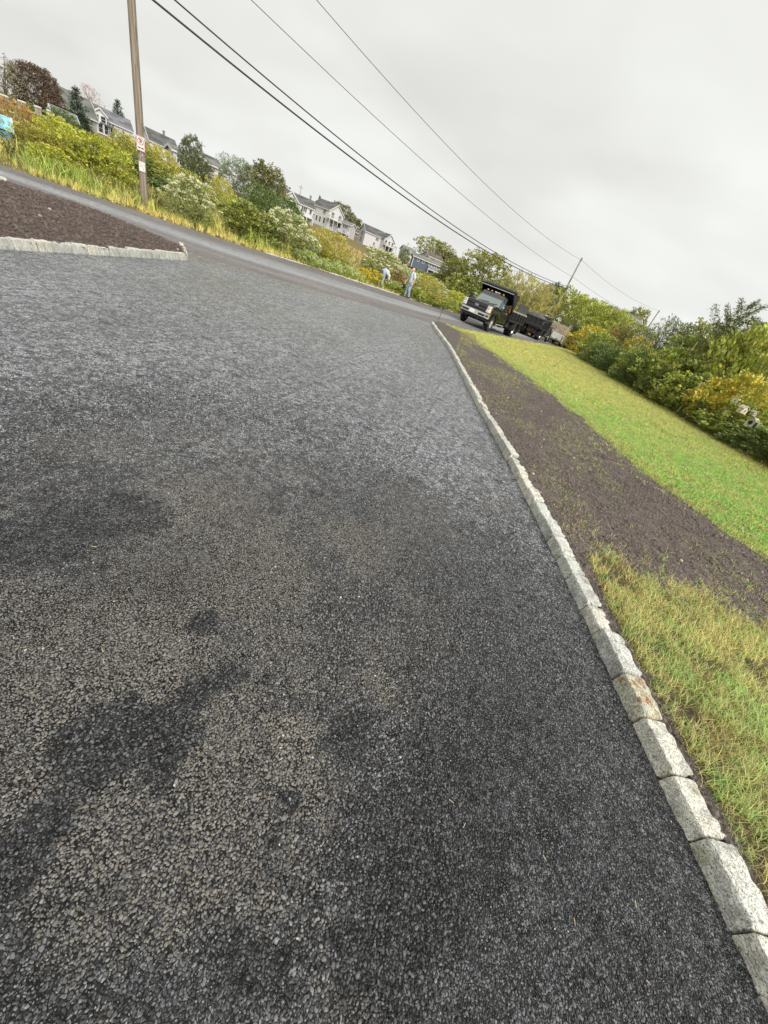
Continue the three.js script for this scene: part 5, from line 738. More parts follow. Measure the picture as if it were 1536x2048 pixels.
dumpTruck('dump_truck', 'black dump truck with a chrome bumper parked facing the camera', [0.93, 0, -27.85], TURN1, { h: 0.46, board: 0.55, rail: MT.chrome, over: 0.80 }).scale.set(1.07, 1.09, 1.07);
{ const t2 = dumpTruck('dump_truck', 'black dump truck with a tarped bed seen from behind', [6.85 + 0.41 * 5.65, 0, -44.3 - 0.91 * 5.65], AWAY, { h: 0.62, board: 0.12, tarp: true, shield: false }); t2.scale.set(1, 1.18, 1); }
{ // white pickup with plywood sides, ahead of the tarped truck
  const t = thing('pickup_truck', 'white pickup with tall tan plywood bed sides, farthest of the parked trucks', 'pickup', [11.25 + 0.41 * 5.0, 0, -52.0 - 0.91 * 5.0], AWAY); cab(t, MT.white, 3.7); for (const s of [-1, 1]) { wheel(t, s * 0.86, 0, 0.4, 0.24, s, MT.rim); wheel(t, s * 0.86, -3.7, 0.4, 0.24, s, MT.rim); part('bed_side', [box(0.08, 0.62, 2.7, s * 0.96, 0.98, -3.6), arch(0.44, 0.07, s > 0 ? 0.84 : -1.04, 0.42, -3.7, 0.2)], MT.white, t); part('plywood_side', rbox(0.03, 0.95, 2.6, 0.005, s * 0.95, 1.76, -3.6), MT.ply, t); part('stake_rail', [box(0.05, 1.0, 0.08, s * 0.99, 1.75, -4.8), box(0.05, 1.0, 0.08, s * 0.99, 1.75, -3.6), box(0.05, 0.08, 2.7, s * 0.99, 2.27, -3.6)], M.paleWood, t); part('tail_lamp', rbox(0.1, 0.3, 0.05, 0.01, s * 0.94, 0.98, -4.97), MT.red, t); }
  part('bed_floor', box(1.9, 0.08, 2.7, 0, 0.72, -3.6), MT.white, t); part('tailgate', rbox(1.8, 0.55, 0.06, 0.02, 0, 0.96, -4.94), MT.white, t); part('plywood_gate', rbox(1.86, 0.95, 0.03, 0.005, 0, 1.76, -4.9), MT.ply, t); part('rear_bumper', rbox(1.9, 0.16, 0.18, 0.03, 0, 0.58, -5.05), MT.chrome, t); part('ladder_rail', rbox(0.08, 0.08, 2.2, 0.02, -0.9, 2.45, -3.2), M.white, t);
}
{ // yellow drum strapped between cab and bed
  const p = V(0.93, 1.45, -2.47).applyAxisAngle(V(0, 1, 0), TURN1).add(V(0.93, 0, -27.85)), t = thing('water_cooler', 'yellow drink cooler strapped behind the cab of the front dump truck', 'cooler', p.toArray(), TURN1), lg = new THREE.LatheGeometry([[0.001, 0], [0.12, 0], [0.135, 0.03], [0.145, 0.3], [0.14, 0.33]].map(([a, b]) => new THREE.Vector2(a, b)), 18);
  part('drum', lg, std({ color: rgb(0.72, 0.42, 0.08), roughness: 0.5 }), t); part('lid', cyl(0.15, 0.14, 0.06, 18, 0, 0.36, 0), std({ color: rgb(0.75, 0.6, 0.5) }), t); part('bracket', [box(0.3, 0.04, 0.3, 0, -0.03, 0), box(0.04, 0.75, 0.04, 0.05, -0.38, 0)], std({ color: rgb(0.35, 0.12, 0.10) }), t);
}
// ---------------------------------------------------------------- houses on the rise (built facing +z, ridge along x)
const HC = { grey: [0.52, 0.51, 0.52], pale: [0.72, 0.72, 0.71], lav: [0.66, 0.65, 0.67], white: [0.80, 0.80, 0.79], brown: [0.27, 0.20, 0.145], tan: [0.62, 0.55, 0.46], blue: [0.12, 0.145, 0.20], roof: [0.26, 0.26, 0.255], slate: [0.38, 0.38, 0.42], roofPale: [0.45, 0.46, 0.42], brownRoof: [0.30, 0.245, 0.20], greenGrey: [0.34, 0.36, 0.33] };
const wallMats = {}, wallMat = (c) => (wallMats[c] ??= std({ map: T.clap, bumpMap: T.clapBump, bumpScale: 0.02, color: rgb(...HC[c]), roughness: 0.85 })), roofMat = (c) => (wallMats['r' + c] ??= std({ map: scaled(T.shingle, 0.4), color: rgb(...HC[c]), roughness: 0.95 }));
const paneMat = new THREE.MeshPhysicalMaterial({ color: rgb(0.025, 0.03, 0.035), roughness: 0.08 });
function gableBlock(w, d, h, rise, y0 = -1.5) { const s = new THREE.Shape(); s.moveTo(-d / 2, y0); s.lineTo(d / 2, y0); s.lineTo(d / 2, h); s.lineTo(0, h + rise); s.lineTo(-d / 2, h); s.closePath(); return new THREE.ExtrudeGeometry(s, { depth: w, bevelEnabled: false }).rotateY(Math.PI / 2).translate(-w / 2, 0, 0); }
function gableRoof(w, d, h, rise, o = 0.35, th = 0.16) { const a = Math.atan2(rise, d / 2), L = Math.hypot(rise, d / 2) + o; return [1, -1].map((k) => { const zc = k * (d / 4 + (o / 2) * Math.cos(a)), yc = h + rise / 2 - (o / 2) * Math.sin(a) + th * 0.62; return box(w + 2 * o, th, L, 0, yc, zc, k * a); }); }
const F3 = (face, W, D, u, y, out) => (face === 'front' ? [u, y, D / 2 + out, 0] : face === 'back' ? [-u, y, -D / 2 - out, Math.PI] : face === 'right' ? [W / 2 + out, y, -u, Math.PI / 2] : [-W / 2 - out, y, u, -Math.PI / 2]);
function windowAt(parent, face, W, D, u, y, w, h, n = 1, trim = M.white) {
  const [x, yy, z, a] = F3(face, W, D, u, y, 0.03), g = part('window', [box(w + 0.2, 0.12, 0.1, 0, h / 2 + 0.06, 0), box(w + 0.24, 0.1, 0.12, 0, -h / 2 - 0.05, 0), ...Array.from({ length: n + 1 }, (_, i) => box(0.11, h, 0.1, -w / 2 + (i * w) / n, 0, 0)), box(w, 0.05, 0.08, 0, 0, 0)], trim, parent); g.position.set(x, yy, z); g.rotation.y = a; part('pane', box(w, h, 0.03, 0, 0, 0), paneMat, g); return g;
}
function deck(parent, face, W, D, u, y, w, depth, rail = true, roof = false) {
  const [x, , z, a] = F3(face, W, D, u, 0, 0), g = new THREE.Group(); g.name = 'deck'; g.position.set(x, 0, z); g.rotation.y = a; parent.add(g); part('deck_floor', [box(w, 0.22, depth, 0, y, depth / 2)], M.white, g);
  const n = Math.max(2, Math.round(w / 2.4)); part('deck_post', Array.from({ length: n + 1 }, (_, i) => box(0.2, y + 1.5 + (roof ? 2.3 : 0.0), 0.2, -w / 2 + 0.12 + (i * (w - 0.24)) / n, (y - 1.5 + (roof ? 2.3 : 0)) / 2, depth - 0.12)), M.white, g);
  if (rail) part('railing', [box(w, 0.09, 0.09, 0, y + 1.05, depth - 0.1), box(w, 0.07, 0.07, 0, y + 0.25, depth - 0.1), ...Array.from({ length: Math.round(w / 0.35) }, (_, i) => box(0.07, 0.85, 0.06, -w / 2 + 0.2 + i * 0.35, y + 0.64, depth - 0.1)), ...[-1, 1].map((k) => box(0.09, 0.09, depth, k * (w / 2 - 0.1), y + 1.05, depth / 2)), ...[-1, 1].map((k) => box(0.05, 0.7, depth, k * (w / 2 - 0.1), y + 0.6, depth / 2))], M.white, g);
  return g;
}
function house(label, az, d, base, turn, o) {
  const [x, , z] = polar(az, d), t = thing(o.name ?? 'house', label, o.cat ?? 'house', [x, base ?? land(x, z), z], -az * D2R + turn * D2R), { w, dp, h, rise } = o;
  part('wall', gableBlock(w, dp, h, rise), wallMat(o.wall), t); const rf = part('roof', gableRoof(w, dp, h, rise), roofMat(o.roof), t);
  part('trim', [...[[1, 1], [1, -1], [-1, 1], [-1, -1]].map(([a, b]) => box(0.22, h + 1.4, 0.22, a * (w / 2 - 0.08), h / 2 - 0.7, b * (dp / 2 - 0.08))), ...[-1, 1].flatMap((k) => { const a = Math.atan2(rise, dp / 2), L = Math.hypot(rise, dp / 2) + 0.35; return [1, -1].map((s) => box(0.08, 0.3, L, k * (w / 2 + 0.37), h + rise / 2 - 0.11 + 0.02, s * (dp / 4 + 0.16), s * a)); }), box(w + 0.7, 0.22, 0.1, 0, h - 0.14, dp / 2 + 0.34), box(w + 0.7, 0.22, 0.1, 0, h - 0.14, -dp / 2 - 0.34)], M.white, t);
  for (const [f, u, y, ww, hh, n] of o.win ?? []) windowAt(t, f, w, dp, u, y, ww, hh, n);
  if (o.chimney) part('chimney', [box(0.5, 1.9, 0.5, o.chimney, h + rise + 0.2, -0.3), box(0.62, 0.15, 0.62, o.chimney, h + rise + 1.1, -0.3)], std({ map: T.grime, color: rgb(0.3, 0.28, 0.26) }), rf);
  for (const dk of o.decks ?? []) deck(t, dk[0], w, dp, ...dk.slice(1)); return t;
}
function wing(t, name, w, dp, h, rise, x, z, a, wall, roof) { const g = new THREE.Group(); g.name = name; g.position.set(x, 0, z); g.rotation.y = a; t.add(g); part('wall', gableBlock(w, dp, h, rise), wallMat(wall), g); part('roof', gableRoof(w, dp, h, rise), roofMat(roof), g); part('trim', [...[1, -1].flatMap((k) => { const an = Math.atan2(rise, dp / 2), L = Math.hypot(rise, dp / 2) + 0.35; return [box(0.22, h + 1.4, 0.22, w / 2 - 0.08, h / 2 - 0.7, k * (dp / 2 - 0.08)), box(0.08, 0.3, L, w / 2 + 0.37, h + rise / 2 - 0.09, k * (dp / 4 + 0.16), k * an)]; })], M.white, g); return g; }
{ // grey two-storey house with gabled porch, left of the near pole
  const t = house('grey two-storey house with a white gabled porch left of the near pole', -41.95, 168, 3.85, 12, { w: 8.4, dp: 6.2, h: 3.6, rise: 2.2, wall: 'lav', roof: 'slate', win: [['front', -1.2, 2.85, 2.1, 0.55, 3], ['front', 1.9, 2.3, 0.55, 1.4, 1], ['left', 0, 2.4, 1.2, 1.3, 2]] });
  const p = wing(t, 'porch_gable', 2.8, 3.0, 4.2, 1.1, -3.6, 2.6, -Math.PI / 2, 'white', 'roof'); p.position.set(-3.6, 0, 3.0); windowAt(p, 'right', 2.8, 3.0, -0.75, 3.3, 1.1, 1.2, 1); windowAt(p, 'right', 2.8, 3.0, 0.75, 3.3, 1.1, 1.2, 1); windowAt(p, 'front', 2.8, 3.0, 0.2, 3.3, 1.5, 1.1, 2); windowAt(p, 'back', 2.8, 3.0, 0, 3.3, 1.5, 1.1, 2);
  const dk = deck(t, 'front', 7.4, 6.2, -3.2, 0.3, 5.4, 3.0, false, true); part('porch_roof', box(5.8, 0.2, 3.2, 0, 2.55, 1.5, 0.05), roofMat('slate'), dk); for (let i = 0; i < 4; i++) windowAt(dk, 'front', 5, 5.2, -1.95 + i * 1.3, 1.35, 0.95, 1.7, 1);
}
house('long shingle-roofed house half hidden just right of the near pole', -38.0, 176, 4.6, 20, { w: 8.0, dp: 6.5, h: 2.8, rise: 2.7, wall: 'pale', roof: 'roof', chimney: 1.2, win: [['right', 0, 1.9, 1.6, 1.2, 3], ['front', 1.6, 1.7, 1, 1.2, 2]], decks: [['right', 0, 1.0, 5, 1.6]] });
house('large grey-green shingled house behind the brown tree at upper left', -45.0, 152, 3.6, 26, { w: 8.5, dp: 5.6, h: 2.4, rise: 3.2, wall: 'greenGrey', roof: 'greenGrey', chimney: -2.4, win: [['front', 0, 1.6, 1.4, 1.2, 2], ['right', 0, 3.2, 1.0, 1.2, 1]] });
house('small white shed on the left slope among dark bushes', -45.6, 72, 1.6, 10, { name: 'shed', cat: 'shed', w: 1.7, dp: 1.8, h: 1.15, rise: 0.5, wall: 'white', roof: 'roofPale', win: [['front', 0.3, 0.8, 0.4, 0.35, 1]] });
house('white low house with reddish deck beside the dark evergreen', -36.0, 96, 2.6, 14, { w: 3.9, dp: 4.5, h: 2.3, rise: 0.5, wall: 'white', roof: 'roofPale', win: [['front', -0.9, 1.35, 1.2, 1.0, 3], ['front', 0.8, 1.35, 1.1, 1.0, 2]], decks: [['front', 0, 0.4, 3.9, 1.4]] });
house('white boxy building right of the dark evergreen', -33.0, 104, 3.0, 30, { w: 4.2, dp: 4.2, h: 2.4, rise: 0.6, wall: 'white', roof: 'roofPale', win: [['right', 0.3, 1.4, 0.9, 0.8, 2], ['front', 0, 1.4, 0.8, 0.8, 2]] });
house('grey roof beyond the white boxy building on the skyline', -33.9, 125, 4.0, 20, { w: 5.5, dp: 5, h: 1.8, rise: 1.7, wall: 'pale', roof: 'roof', win: [['front', 0, 1.0, 1, 1, 2]] });
{ const t = house('long pale grey house with a row of windows beneath a grey roof', -23.9, 158, 4.2, 8, { w: 9.2, dp: 7, h: 3.0, rise: 2.0, wall: 'pale', roof: 'roof', chimney: 3.6, win: [['front', -1.4, 1.9, 1.7, 1.3, 3], ['front', 1.6, 1.9, 1.7, 1.3, 3], ['front', 3.7, 1.9, 0.8, 1.2, 1]], decks: [['front', 1.4, 0.3, 6.4, 2.2]] }); const wg = wing(t, 'gable_wing', 3.2, 4.4, 3.0, 1.9, -2.9, 3.2, -Math.PI / 2, 'pale', 'roof'); windowAt(wg, 'right', 3.2, 4.4, 0, 1.9, 1.6, 1.2, 3); }
house('pale roof behind the round olive tree on the skyline', -26.4, 165, 5.2, 15, { w: 6, dp: 6, h: 2.4, rise: 2.4, wall: 'white', roof: 'roofPale', win: [['front', 0, 1.6, 1.2, 1, 2]] });
house('white two-storey house with a gable balcony above the brown meadow', -20.4, 190, 4.65, -42, { w: 9.2, dp: 9.0, h: 5.3, rise: 2.7, wall: 'pale', roof: 'roof', win: [['front', -2.6, 4.3, 1.1, 1.3, 2], ['front', 2.4, 4.3, 1.3, 1.3, 2], ['front', -2.9, 1.6, 0.9, 1.5, 1], ['front', -1.1, 1.6, 0.9, 1.5, 1], ['front', 0.7, 1.6, 0.9, 1.5, 1], ['front', 2.9, 1.6, 0.9, 1.7, 1], ['right', 2.3, 4.2, 1.7, 1.7, 3], ['right', -2.1, 4.2, 1.7, 1.7, 3], ['right', 1.8, 1.5, 1.5, 2.0, 2], ['right', -1.6, 1.5, 1.9, 1.8, 3]], decks: [['right', -0.8, 2.9, 10.4, 2.2]] });
house('small grey wing right of the white gabled house', -17.7, 188, 4.5, -30, { w: 4.6, dp: 4.4, h: 3.6, rise: 0.9, wall: 'grey', roof: 'roofPale', win: [['front', 0, 2.6, 2.4, 0.9, 3], ['front', 0, 1.0, 1.2, 0.9, 2]], decks: [['front', 0, 0.2, 4.6, 1.8]] });
house('brown roof between the two balcony houses', -16.7, 215, 5.4, 10, { w: 6, dp: 5, h: 2.0, rise: 2.0, wall: 'brown', roof: 'brownRoof', win: [['front', 0, 1.2, 1.2, 1, 2]] });
{ const t = house('lavender grey house with white balcony, right of the gabled house', -14.6, 200, 4.5, 24, { w: 9.6, dp: 6.4, h: 4.2, rise: 2.3, wall: 'lav', roof: 'roof', win: [['front', 1.2, 3.1, 1.4, 1.0, 3], ['front', 0.2, 1.2, 0.7, 1.0, 1], ['left', 0, 3.2, 1.9, 1.4, 2], ['left', 0, 1.1, 2.6, 1.4, 3]] }); const wg = wing(t, 'gable_wing', 6.4, 6.2, 4.2, 2.3, 6.0, 1.4, -Math.PI / 2 + 0.2, 'lav', 'roof'); for (const u of [-1.9, 0, 1.9]) windowAt(wg, 'right', 6.4, 6.2, u, 3.3, 1.0, 1.5, 1); windowAt(wg, 'right', 6.4, 6.2, 0, 1.1, 4, 1.4, 4); deck(wg, 'right', 6.4, 6.2, 0, 2.3, 6.4, 2.2); }
house('far pale cottage behind the two thin poles', -9.75, 218, 5.6, 28, { w: 6.5, dp: 5, h: 2.9, rise: 1.6, wall: 'pale', roof: 'roofPale', win: [['front', 0.6, 2.0, 3.2, 0.9, 4], ['right', 0, 1.6, 1.2, 1, 2]], decks: [['front', 0.5, 0.6, 5.5, 1.6]] });
house('blue long low house with white windows left of the trees', -6.4, 160, 4.1, 9, { w: 14.5, dp: 6, h: 1.95, rise: 0.9, wall: 'blue', roof: 'roofPale', win: [['front', -5.3, 1.2, 0.7, 0.7, 1], ['front', -3.4, 1.2, 0.7, 0.7, 1], ['front', -0.2, 1.15, 2.2, 0.9, 2], ['front', 2.2, 1.15, 1.2, 0.9, 1]], decks: [['front', 1.4, -0.1, 5.4, 1.2]] });
house('brown-shingled two-storey house standing behind the blue house', -6.5, 196, 5.0, 30, { w: 7.4, dp: 6.6, h: 4.0, rise: 1.6, wall: 'tan', roof: 'brownRoof', win: [['front', -1.6, 3.0, 2.4, 1.0, 4], ['front', 2.0, 2.2, 1.0, 1.6, 1], ['left', -1.2, 3.6, 0.7, 1.0, 1], ['left', 1.4, 3.2, 0.7, 1.0, 1]] });
house('white gabled end of a small house beside the blue house', -3.1, 185, 4.8, -20, { w: 4, dp: 4.6, h: 2.4, rise: 1.6, wall: 'white', roof: 'roofPale', win: [['right', 0, 1.5, 0.9, 1, 1]] });
house('grey-roofed house showing above the hedge left of the far pole', 18.4, 71, 1.5, 38, { w: 5.2, dp: 4.6, h: 3.0, rise: 2.2, wall: 'white', roof: 'roofPale', win: [['right', 0, 2.5, 0.9, 1.0, 1], ['front', 0, 2, 1, 1, 2]] });
// ---------------------------------------------------------------- the two men
// A figure is a set of tapered capsules joined by a smooth minimum and meshed on a grid.
function sdf(caps, x, y, z, k) {
  let d = 9; for (const c of caps) {
    const px = x - c[0], py = y - c[1], pz = z - c[2], t = clamp((px * c[8] + py * c[9] + pz * c[10]) * c[11]), dx = px - c[8] * t, dy = py - c[9] * t, dz = (pz - c[10] * t) * c[12], e = Math.sqrt(dx * dx + dy * dy + dz * dz) - (c[3] + (c[7] - c[3]) * t);
    const h = Math.max(k - Math.abs(d - e), 0) / k; d = Math.min(d, e) - h * h * k * 0.25;
  } return d;
}
const C = (a, ra, b, rb, flat = 1) => { const d = [b[0] - a[0], b[1] - a[1], b[2] - a[2]], l = d[0] * d[0] + d[1] * d[1] + d[2] * d[2]; return [a[0], a[1], a[2], ra, b[0], b[1], b[2], rb, d[0], d[1], d[2], l > 1e-9 ? 1 / l : 0, flat]; };
function skin(caps, lo, hi, cell, k = 0.04, cut) {
  const size = Math.max(hi[0] - lo[0], hi[1] - lo[1], hi[2] - lo[2]), res = Math.min(140, Math.ceil(size / cell) + 4), mc = new MarchingCubes(res, new THREE.MeshBasicMaterial(), false, false, 400000), c = [0, 1, 2].map((i) => (lo[i] + hi[i]) / 2), half = (size / 2) * 1.06;
  mc.isolation = 0; const f = mc.field; for (let kz = 0; kz < res; kz++) for (let j = 0; j < res; j++) for (let i = 0; i < res; i++) { const x = c[0] + ((i - res / 2) / (res / 2)) * half, y = c[1] + ((j - res / 2) / (res / 2)) * half, z = c[2] + ((kz - res / 2) / (res / 2)) * half; let v = sdf(caps, x, y, z, k); if (cut) v = Math.max(v, cut(x, y, z)); f[kz * res * res + j * res + i] = -v; }
  mc.update(); const n = mc.count ?? mc.geometry.drawRange.count, g = new THREE.BufferGeometry(); g.setAttribute('position', new THREE.BufferAttribute(mc.positionArray.slice(0, n * 3), 3)); g.setAttribute('normal', new THREE.BufferAttribute(mc.normalArray.slice(0, n * 3), 3)); g.scale(half, half, half); g.translate(...c); return g;
}
const bbox = (caps, m = 0.05) => { const lo = [9, 9, 9], hi = [-9, -9, -9]; for (const c of caps) for (let i = 0; i < 3; i++) { lo[i] = Math.min(lo[i], c[i] - c[3] - m, c[4 + i] - c[7] - m); hi[i] = Math.max(hi[i], c[i] + c[3] + m, c[4 + i] + c[7] + m); } return [lo, hi]; };
const add3 = (a, b, k = 1) => [a[0] + b[0] * k, a[1] + b[1] * k, a[2] + b[2] * k];
function hand(w, d, side, palmN) {                            // wrist, direction of the fingers, thumb side, palm normal -> capsules
  const D = V(...d).normalize(), S = V(...side).normalize(), N = V(...palmN).normalize(), at = (a, b, c) => V(...w).addScaledVector(D, a).addScaledVector(S, b).addScaledVector(N, c).toArray(), out = [C(at(0, 0, 0), 0.027, at(0.03, 0, 0), 0.026), C(at(0.03, 0.022, 0), 0.018, at(0.085, 0.03, 0), 0.013), C(at(0.03, -0.02, 0), 0.018, at(0.08, -0.03, 0), 0.013), C(at(0.03, 0, 0), 0.02, at(0.085, 0, 0), 0.015)];
  [[0.032, 0.072], [0.011, 0.082], [-0.011, 0.076], [-0.031, 0.06]].forEach(([b, l]) => { const a0 = at(0.085, b, 0), a1 = at(0.085 + l * 0.5, b, 0.008), a2 = at(0.085 + l * 0.78, b * 0.95, 0.026), a3 = at(0.085 + l * 0.9, b * 0.9, 0.046); out.push(C(a0, 0.0105, a1, 0.0095), C(a1, 0.0095, a2, 0.009), C(a2, 0.009, a3, 0.0078)); });
  const t0 = at(0.025, 0.03, 0.004), t1 = at(0.06, 0.058, 0.018), t2 = at(0.092, 0.06, 0.034); out.push(C(t0, 0.015, t1, 0.0115), C(t1, 0.0115, t2, 0.0095)); return out;
}
function headCaps(c, f, u) {                                  // centre, facing, up: skull, jaw, nose, ears, brow, lips
  const F = V(...f).normalize(), U = V(...u).normalize(), R = V(0, 0, 0).crossVectors(U, F).normalize(), at = (a, b, r) => V(...c).addScaledVector(F, a).addScaledVector(U, b).addScaledVector(R, r).toArray();
  return { caps: [C(at(-0.03, 0.035, 0), 0.088, at(0.025, 0.03, 0), 0.08), C(at(0.03, -0.02, 0), 0.068, at(0.045, -0.075, 0), 0.042), C(at(0.098, 0.01, 0), 0.011, at(0.118, -0.03, 0), 0.016), C(at(0.0, 0.01, 0.085), 0.012, at(-0.012, -0.03, 0.085), 0.014), C(at(0.0, 0.01, -0.085), 0.012, at(-0.012, -0.03, -0.085), 0.014), C(at(0.09, 0.02, 0.035), 0.014, at(0.085, 0.022, 0.055), 0.01), C(at(0.09, 0.02, -0.035), 0.014, at(0.085, 0.022, -0.055), 0.01), C(at(0.088, -0.062, -0.018), 0.009, at(0.088, -0.062, 0.018), 0.009)], at };
}
const skinMat = std({ color: rgb(0.62, 0.36, 0.26), roughness: 0.6 }), denim = std({ map: T.grime, color: rgb(0.36, 0.47, 0.62), roughness: 0.95 }), denimDark = std({ map: T.grime, color: rgb(0.16, 0.20, 0.27), roughness: 0.95 }), shoeMat = std({ color: rgb(0.05, 0.045, 0.04), roughness: 0.8 });
const wrinkle = (g, a, s) => { const p = g.attributes.position, n = g.attributes.normal; for (let i = 0; i < p.count; i++) { const v = (fbm(p.getX(i) * 14 + p.getZ(i) * 9, p.getY(i) * 11 + p.getZ(i) * 5, 3, s) - 0.5) * a; p.setXYZ(i, p.getX(i) + n.getX(i) * v, p.getY(i) + n.getY(i) * v, p.getZ(i) + n.getZ(i) * v); } g.computeVertexNormals(); return g; };
function figure(label, pos, turn, J, o) {
  const t = thing('person', label, 'person', pos, turn);
  const H = headCaps(J.head, J.face, J.headUp), torso = [C(J.pelvis, 0.145, J.waist, 0.135, 1.25), C(J.waist, 0.14, J.chest, 0.155, 1.2), C(J.chest, 0.15, J.neck, 0.085, 1.1), C(J.shL, 0.068, J.chest, 0.11), C(J.shR, 0.068, J.chest, 0.11), C(J.neck, 0.056, J.head, 0.058)], limbs = [];
  const arms = [], legs = []; for (const s of ['L', 'R']) { arms.push(C(J['sh' + s], 0.062, J['el' + s], 0.044), C(J['el' + s], 0.044, J['wr' + s], 0.029)); legs.push(C(J['hip' + s], 0.105, J['kn' + s], 0.068), C(J['kn' + s], 0.066, J['an' + s], 0.044), C(J['an' + s], 0.045, J['toe' + s], 0.036)); }
  const hands = [...hand(J.wrL, J.hdL, J.thL, J.paL), ...hand(J.wrR, J.hdR, J.thR, J.paR)];
  const body = part('body', merge([skin([...torso, ...arms, ...legs, ...H.caps.slice(0, 2)], ...bbox([...torso, ...arms, ...legs, ...H.caps]), 0.0145), skin(H.caps, ...bbox(H.caps, 0.02), 0.006, 0.025), skin(hands.slice(0, hands.length / 2), ...bbox(hands.slice(0, hands.length / 2), 0.012), 0.0042, 0.008), skin(hands.slice(hands.length / 2), ...bbox(hands.slice(hands.length / 2), 0.012), 0.0042, 0.008)]), skinMat, t);
  part('eyes', [-1, 1].map((k) => new THREE.SphereGeometry(0.013, 10, 8).translate(...H.at(0.088, 0.004, k * 0.034))), std({ color: rgb(0.03, 0.025, 0.02), roughness: 0.2 }), t);
  const grow = (cs, d) => cs.map((c) => C([c[0], c[1], c[2]], c[3] + d, [c[4], c[5], c[6]], c[7] + d, c[12]));
  const shirtCaps = [...grow(torso.slice(0, 5), 0.022), ...['L', 'R'].map((s) => { const a = J['sh' + s], b = J['el' + s], m = a.map((v, i) => lerp(v, b[i], 0.72)); return C(a, 0.088, m, 0.082); })];
  part('shirt', wrinkle(skin(shirtCaps, ...bbox(shirtCaps), 0.014, 0.035, o.shirtCut), 0.022, 71), o.shirt, t);
  const jeanCaps = [C(J.pelvis, 0.157, J.waist, 0.148, 1.22), ...grow(legs.filter((_, i) => i % 3 < 2), 0.02)]; part('jeans', wrinkle(skin(jeanCaps, ...bbox(jeanCaps), 0.014, 0.03, o.jeanCut), 0.02, 73), o.jeans, t);
  for (const s of ['L', 'R']) { const a = J['an' + s], b = J['toe' + s], cs = [C(add3(a, [0, -0.03, 0]), 0.056, add3(b, [0, 0.004, 0]), 0.044), C(add3(a, add3(b, a, -1), -0.28), 0.046, a, 0.05)]; part('shoe', skin(cs, ...bbox(cs), 0.009, 0.03, (x, y) => 0.004 - y), shoeMat, t); }
  return [t, H];
}
{ // standing man, half turned to the left, looking along the road
  const J = { pelvis: [0, 0.93, 0], waist: [0, 1.08, 0.01], chest: [0, 1.30, 0.015], neck: [0, 1.49, 0.02], head: [0, 1.63, 0.05], face: [0.15, -0.08, 1], headUp: [0, 1, 0.08], shL: [0.185, 1.42, 0.01], shR: [-0.185, 1.42, 0.01], elL: [0.27, 1.15, -0.03], elR: [-0.27, 1.14, 0.03], wrL: [0.29, 0.91, 0.07], wrR: [-0.33, 0.90, 0.17], hipL: [0.095, 0.90, 0], hipR: [-0.095, 0.90, 0], knL: [0.11, 0.49, 0.06], knR: [-0.11, 0.49, 0.05], anL: [0.12, 0.085, -0.05], anR: [-0.13, 0.085, 0.12], toeL: [0.15, 0.045, 0.11], toeR: [-0.16, 0.045, 0.29], hdL: [0.02, -1, 0.2], hdR: [-0.1, -1, 0.35], thL: [-0.2, 0.1, 1], thR: [0.2, 0.1, 1], paL: [-1, 0, -0.1], paR: [1, 0, -0.1] };
  const [x, z] = [-4.1, -28.7], plaid = std({ map: T.grime, color: rgb(0.66, 0.76, 0.80), roughness: 0.9 });
  const [t, H] = figure('balding man in a pale blue short-sleeved shirt and jeans, standing by the road', [x, 0.005, z], -0.75, J, { shirt: plaid, jeans: denim, shirtCut: (px, y) => Math.max(0.86 - y, y - 1.53), jeanCut: (px, y) => Math.max(y - 1.02, 0.10 - y) }); t.rotation.z = 0.07; t.rotation.order = 'YXZ';
  part('beard', new THREE.SphereGeometry(0.05, 12, 8).scale(1.1, 0.75, 0.75).translate(...H.at(0.048, -0.085, 0)), std({ color: rgb(0.22, 0.17, 0.14), roughness: 1 }), t); part('hair', new THREE.TorusGeometry(0.083, 0.014, 6, 18, Math.PI * 1.05).rotateX(Math.PI / 2).rotateY(0.0).translate(...H.at(-0.03, 0.0, 0)), std({ color: rgb(0.35, 0.3, 0.27), roughness: 1 }), t); part('placket', rbox(0.035, 0.22, 0.01, 0.004, 0, 1.38, 0.178, -0.12), std({ color: rgb(0.12, 0.13, 0.17) }), t);
  const hp = V(-0.345, 0.80, 0.22).applyEuler(t.rotation).add(t.position), b = thing('hand_tool', 'black tool bag hanging from the hand of the standing man', 'bag', [hp.x, hp.y - 0.34, hp.z], -0.5); part('bag', rbox(0.12, 0.24, 0.2, 0.03, 0, 0.14, 0), M.black, b); part('bag_strap', new THREE.TorusGeometry(0.06, 0.012, 6, 16, Math.PI).rotateY(Math.PI / 2).translate(0, 0.26, 0), M.black, b);
}
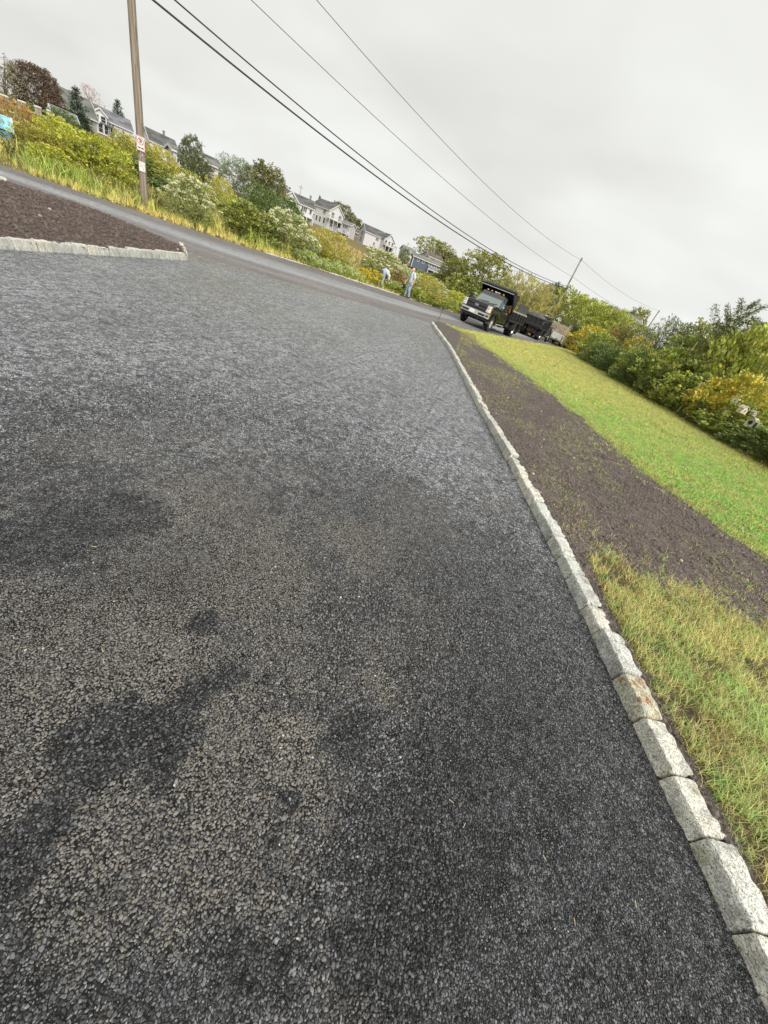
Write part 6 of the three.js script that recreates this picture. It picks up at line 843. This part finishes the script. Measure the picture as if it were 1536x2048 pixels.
{ // man bent double over the verge, seen from behind
  const J = { pelvis: [0, 0.92, -0.06], waist: [0, 0.99, 0.09], chest: [0, 0.93, 0.33], neck: [0, 0.80, 0.47], head: [0, 0.68, 0.56], face: [0, -0.95, 0.25], headUp: [0, -0.3, 1], shL: [0.18, 0.82, 0.40], shR: [-0.18, 0.82, 0.40], elL: [0.22, 0.56, 0.38], elR: [-0.22, 0.56, 0.42], wrL: [0.15, 0.33, 0.42], wrR: [-0.12, 0.32, 0.46], hipL: [0.10, 0.89, -0.06], hipR: [-0.10, 0.89, -0.06], knL: [0.13, 0.48, -0.02], knR: [-0.13, 0.48, -0.02], anL: [0.14, 0.085, -0.08], anR: [-0.14, 0.085, -0.06], toeL: [0.17, 0.045, 0.09], toeR: [-0.17, 0.045, 0.10], hdL: [-0.1, -1, 0.15], hdR: [0.1, -1, 0.15], thL: [-0.2, 0, 1], thR: [0.2, 0, 1], paL: [-1, 0, 0], paR: [1, 0, 0] };
  const [t, H] = figure('man in a pale shirt and jeans bending over at the flower edging', [-6.0, 0.005, -28.2], Math.PI - 0.55, J, { shirt: std({ map: T.grime, color: rgb(0.70, 0.71, 0.71), roughness: 0.9 }), jeans: denim, shirtCut: (x, y, z) => Math.max(0.03 - z, z - 0.52), jeanCut: (x, y, z) => Math.max(z - 0.07, 0.10 - y) });
  part('hair', new THREE.SphereGeometry(0.1, 16, 12, 0, 6.3, 0, 1.75).rotateX(1.75).translate(...H.at(-0.012, 0.04, 0)), std({ color: rgb(0.03, 0.022, 0.018), roughness: 0.9 }), t); part('belt', new THREE.TorusGeometry(0.162, 0.018, 6, 24).scale(1, 0.92, 1).rotateX(0.35).translate(0, 0.955, 0.045), shoeMat, t); part('pocket', [rbox(0.11, 0.12, 0.012, 0.004, 0.08, 0.93, -0.215, -0.2), rbox(0.11, 0.12, 0.012, 0.004, -0.08, 0.93, -0.215, -0.2)], denimDark, t);
}
scene.traverse((o) => { if (o.isMesh) { o.castShadow = true; o.receiveShadow = true; } });
renderer.render(scene, camera);
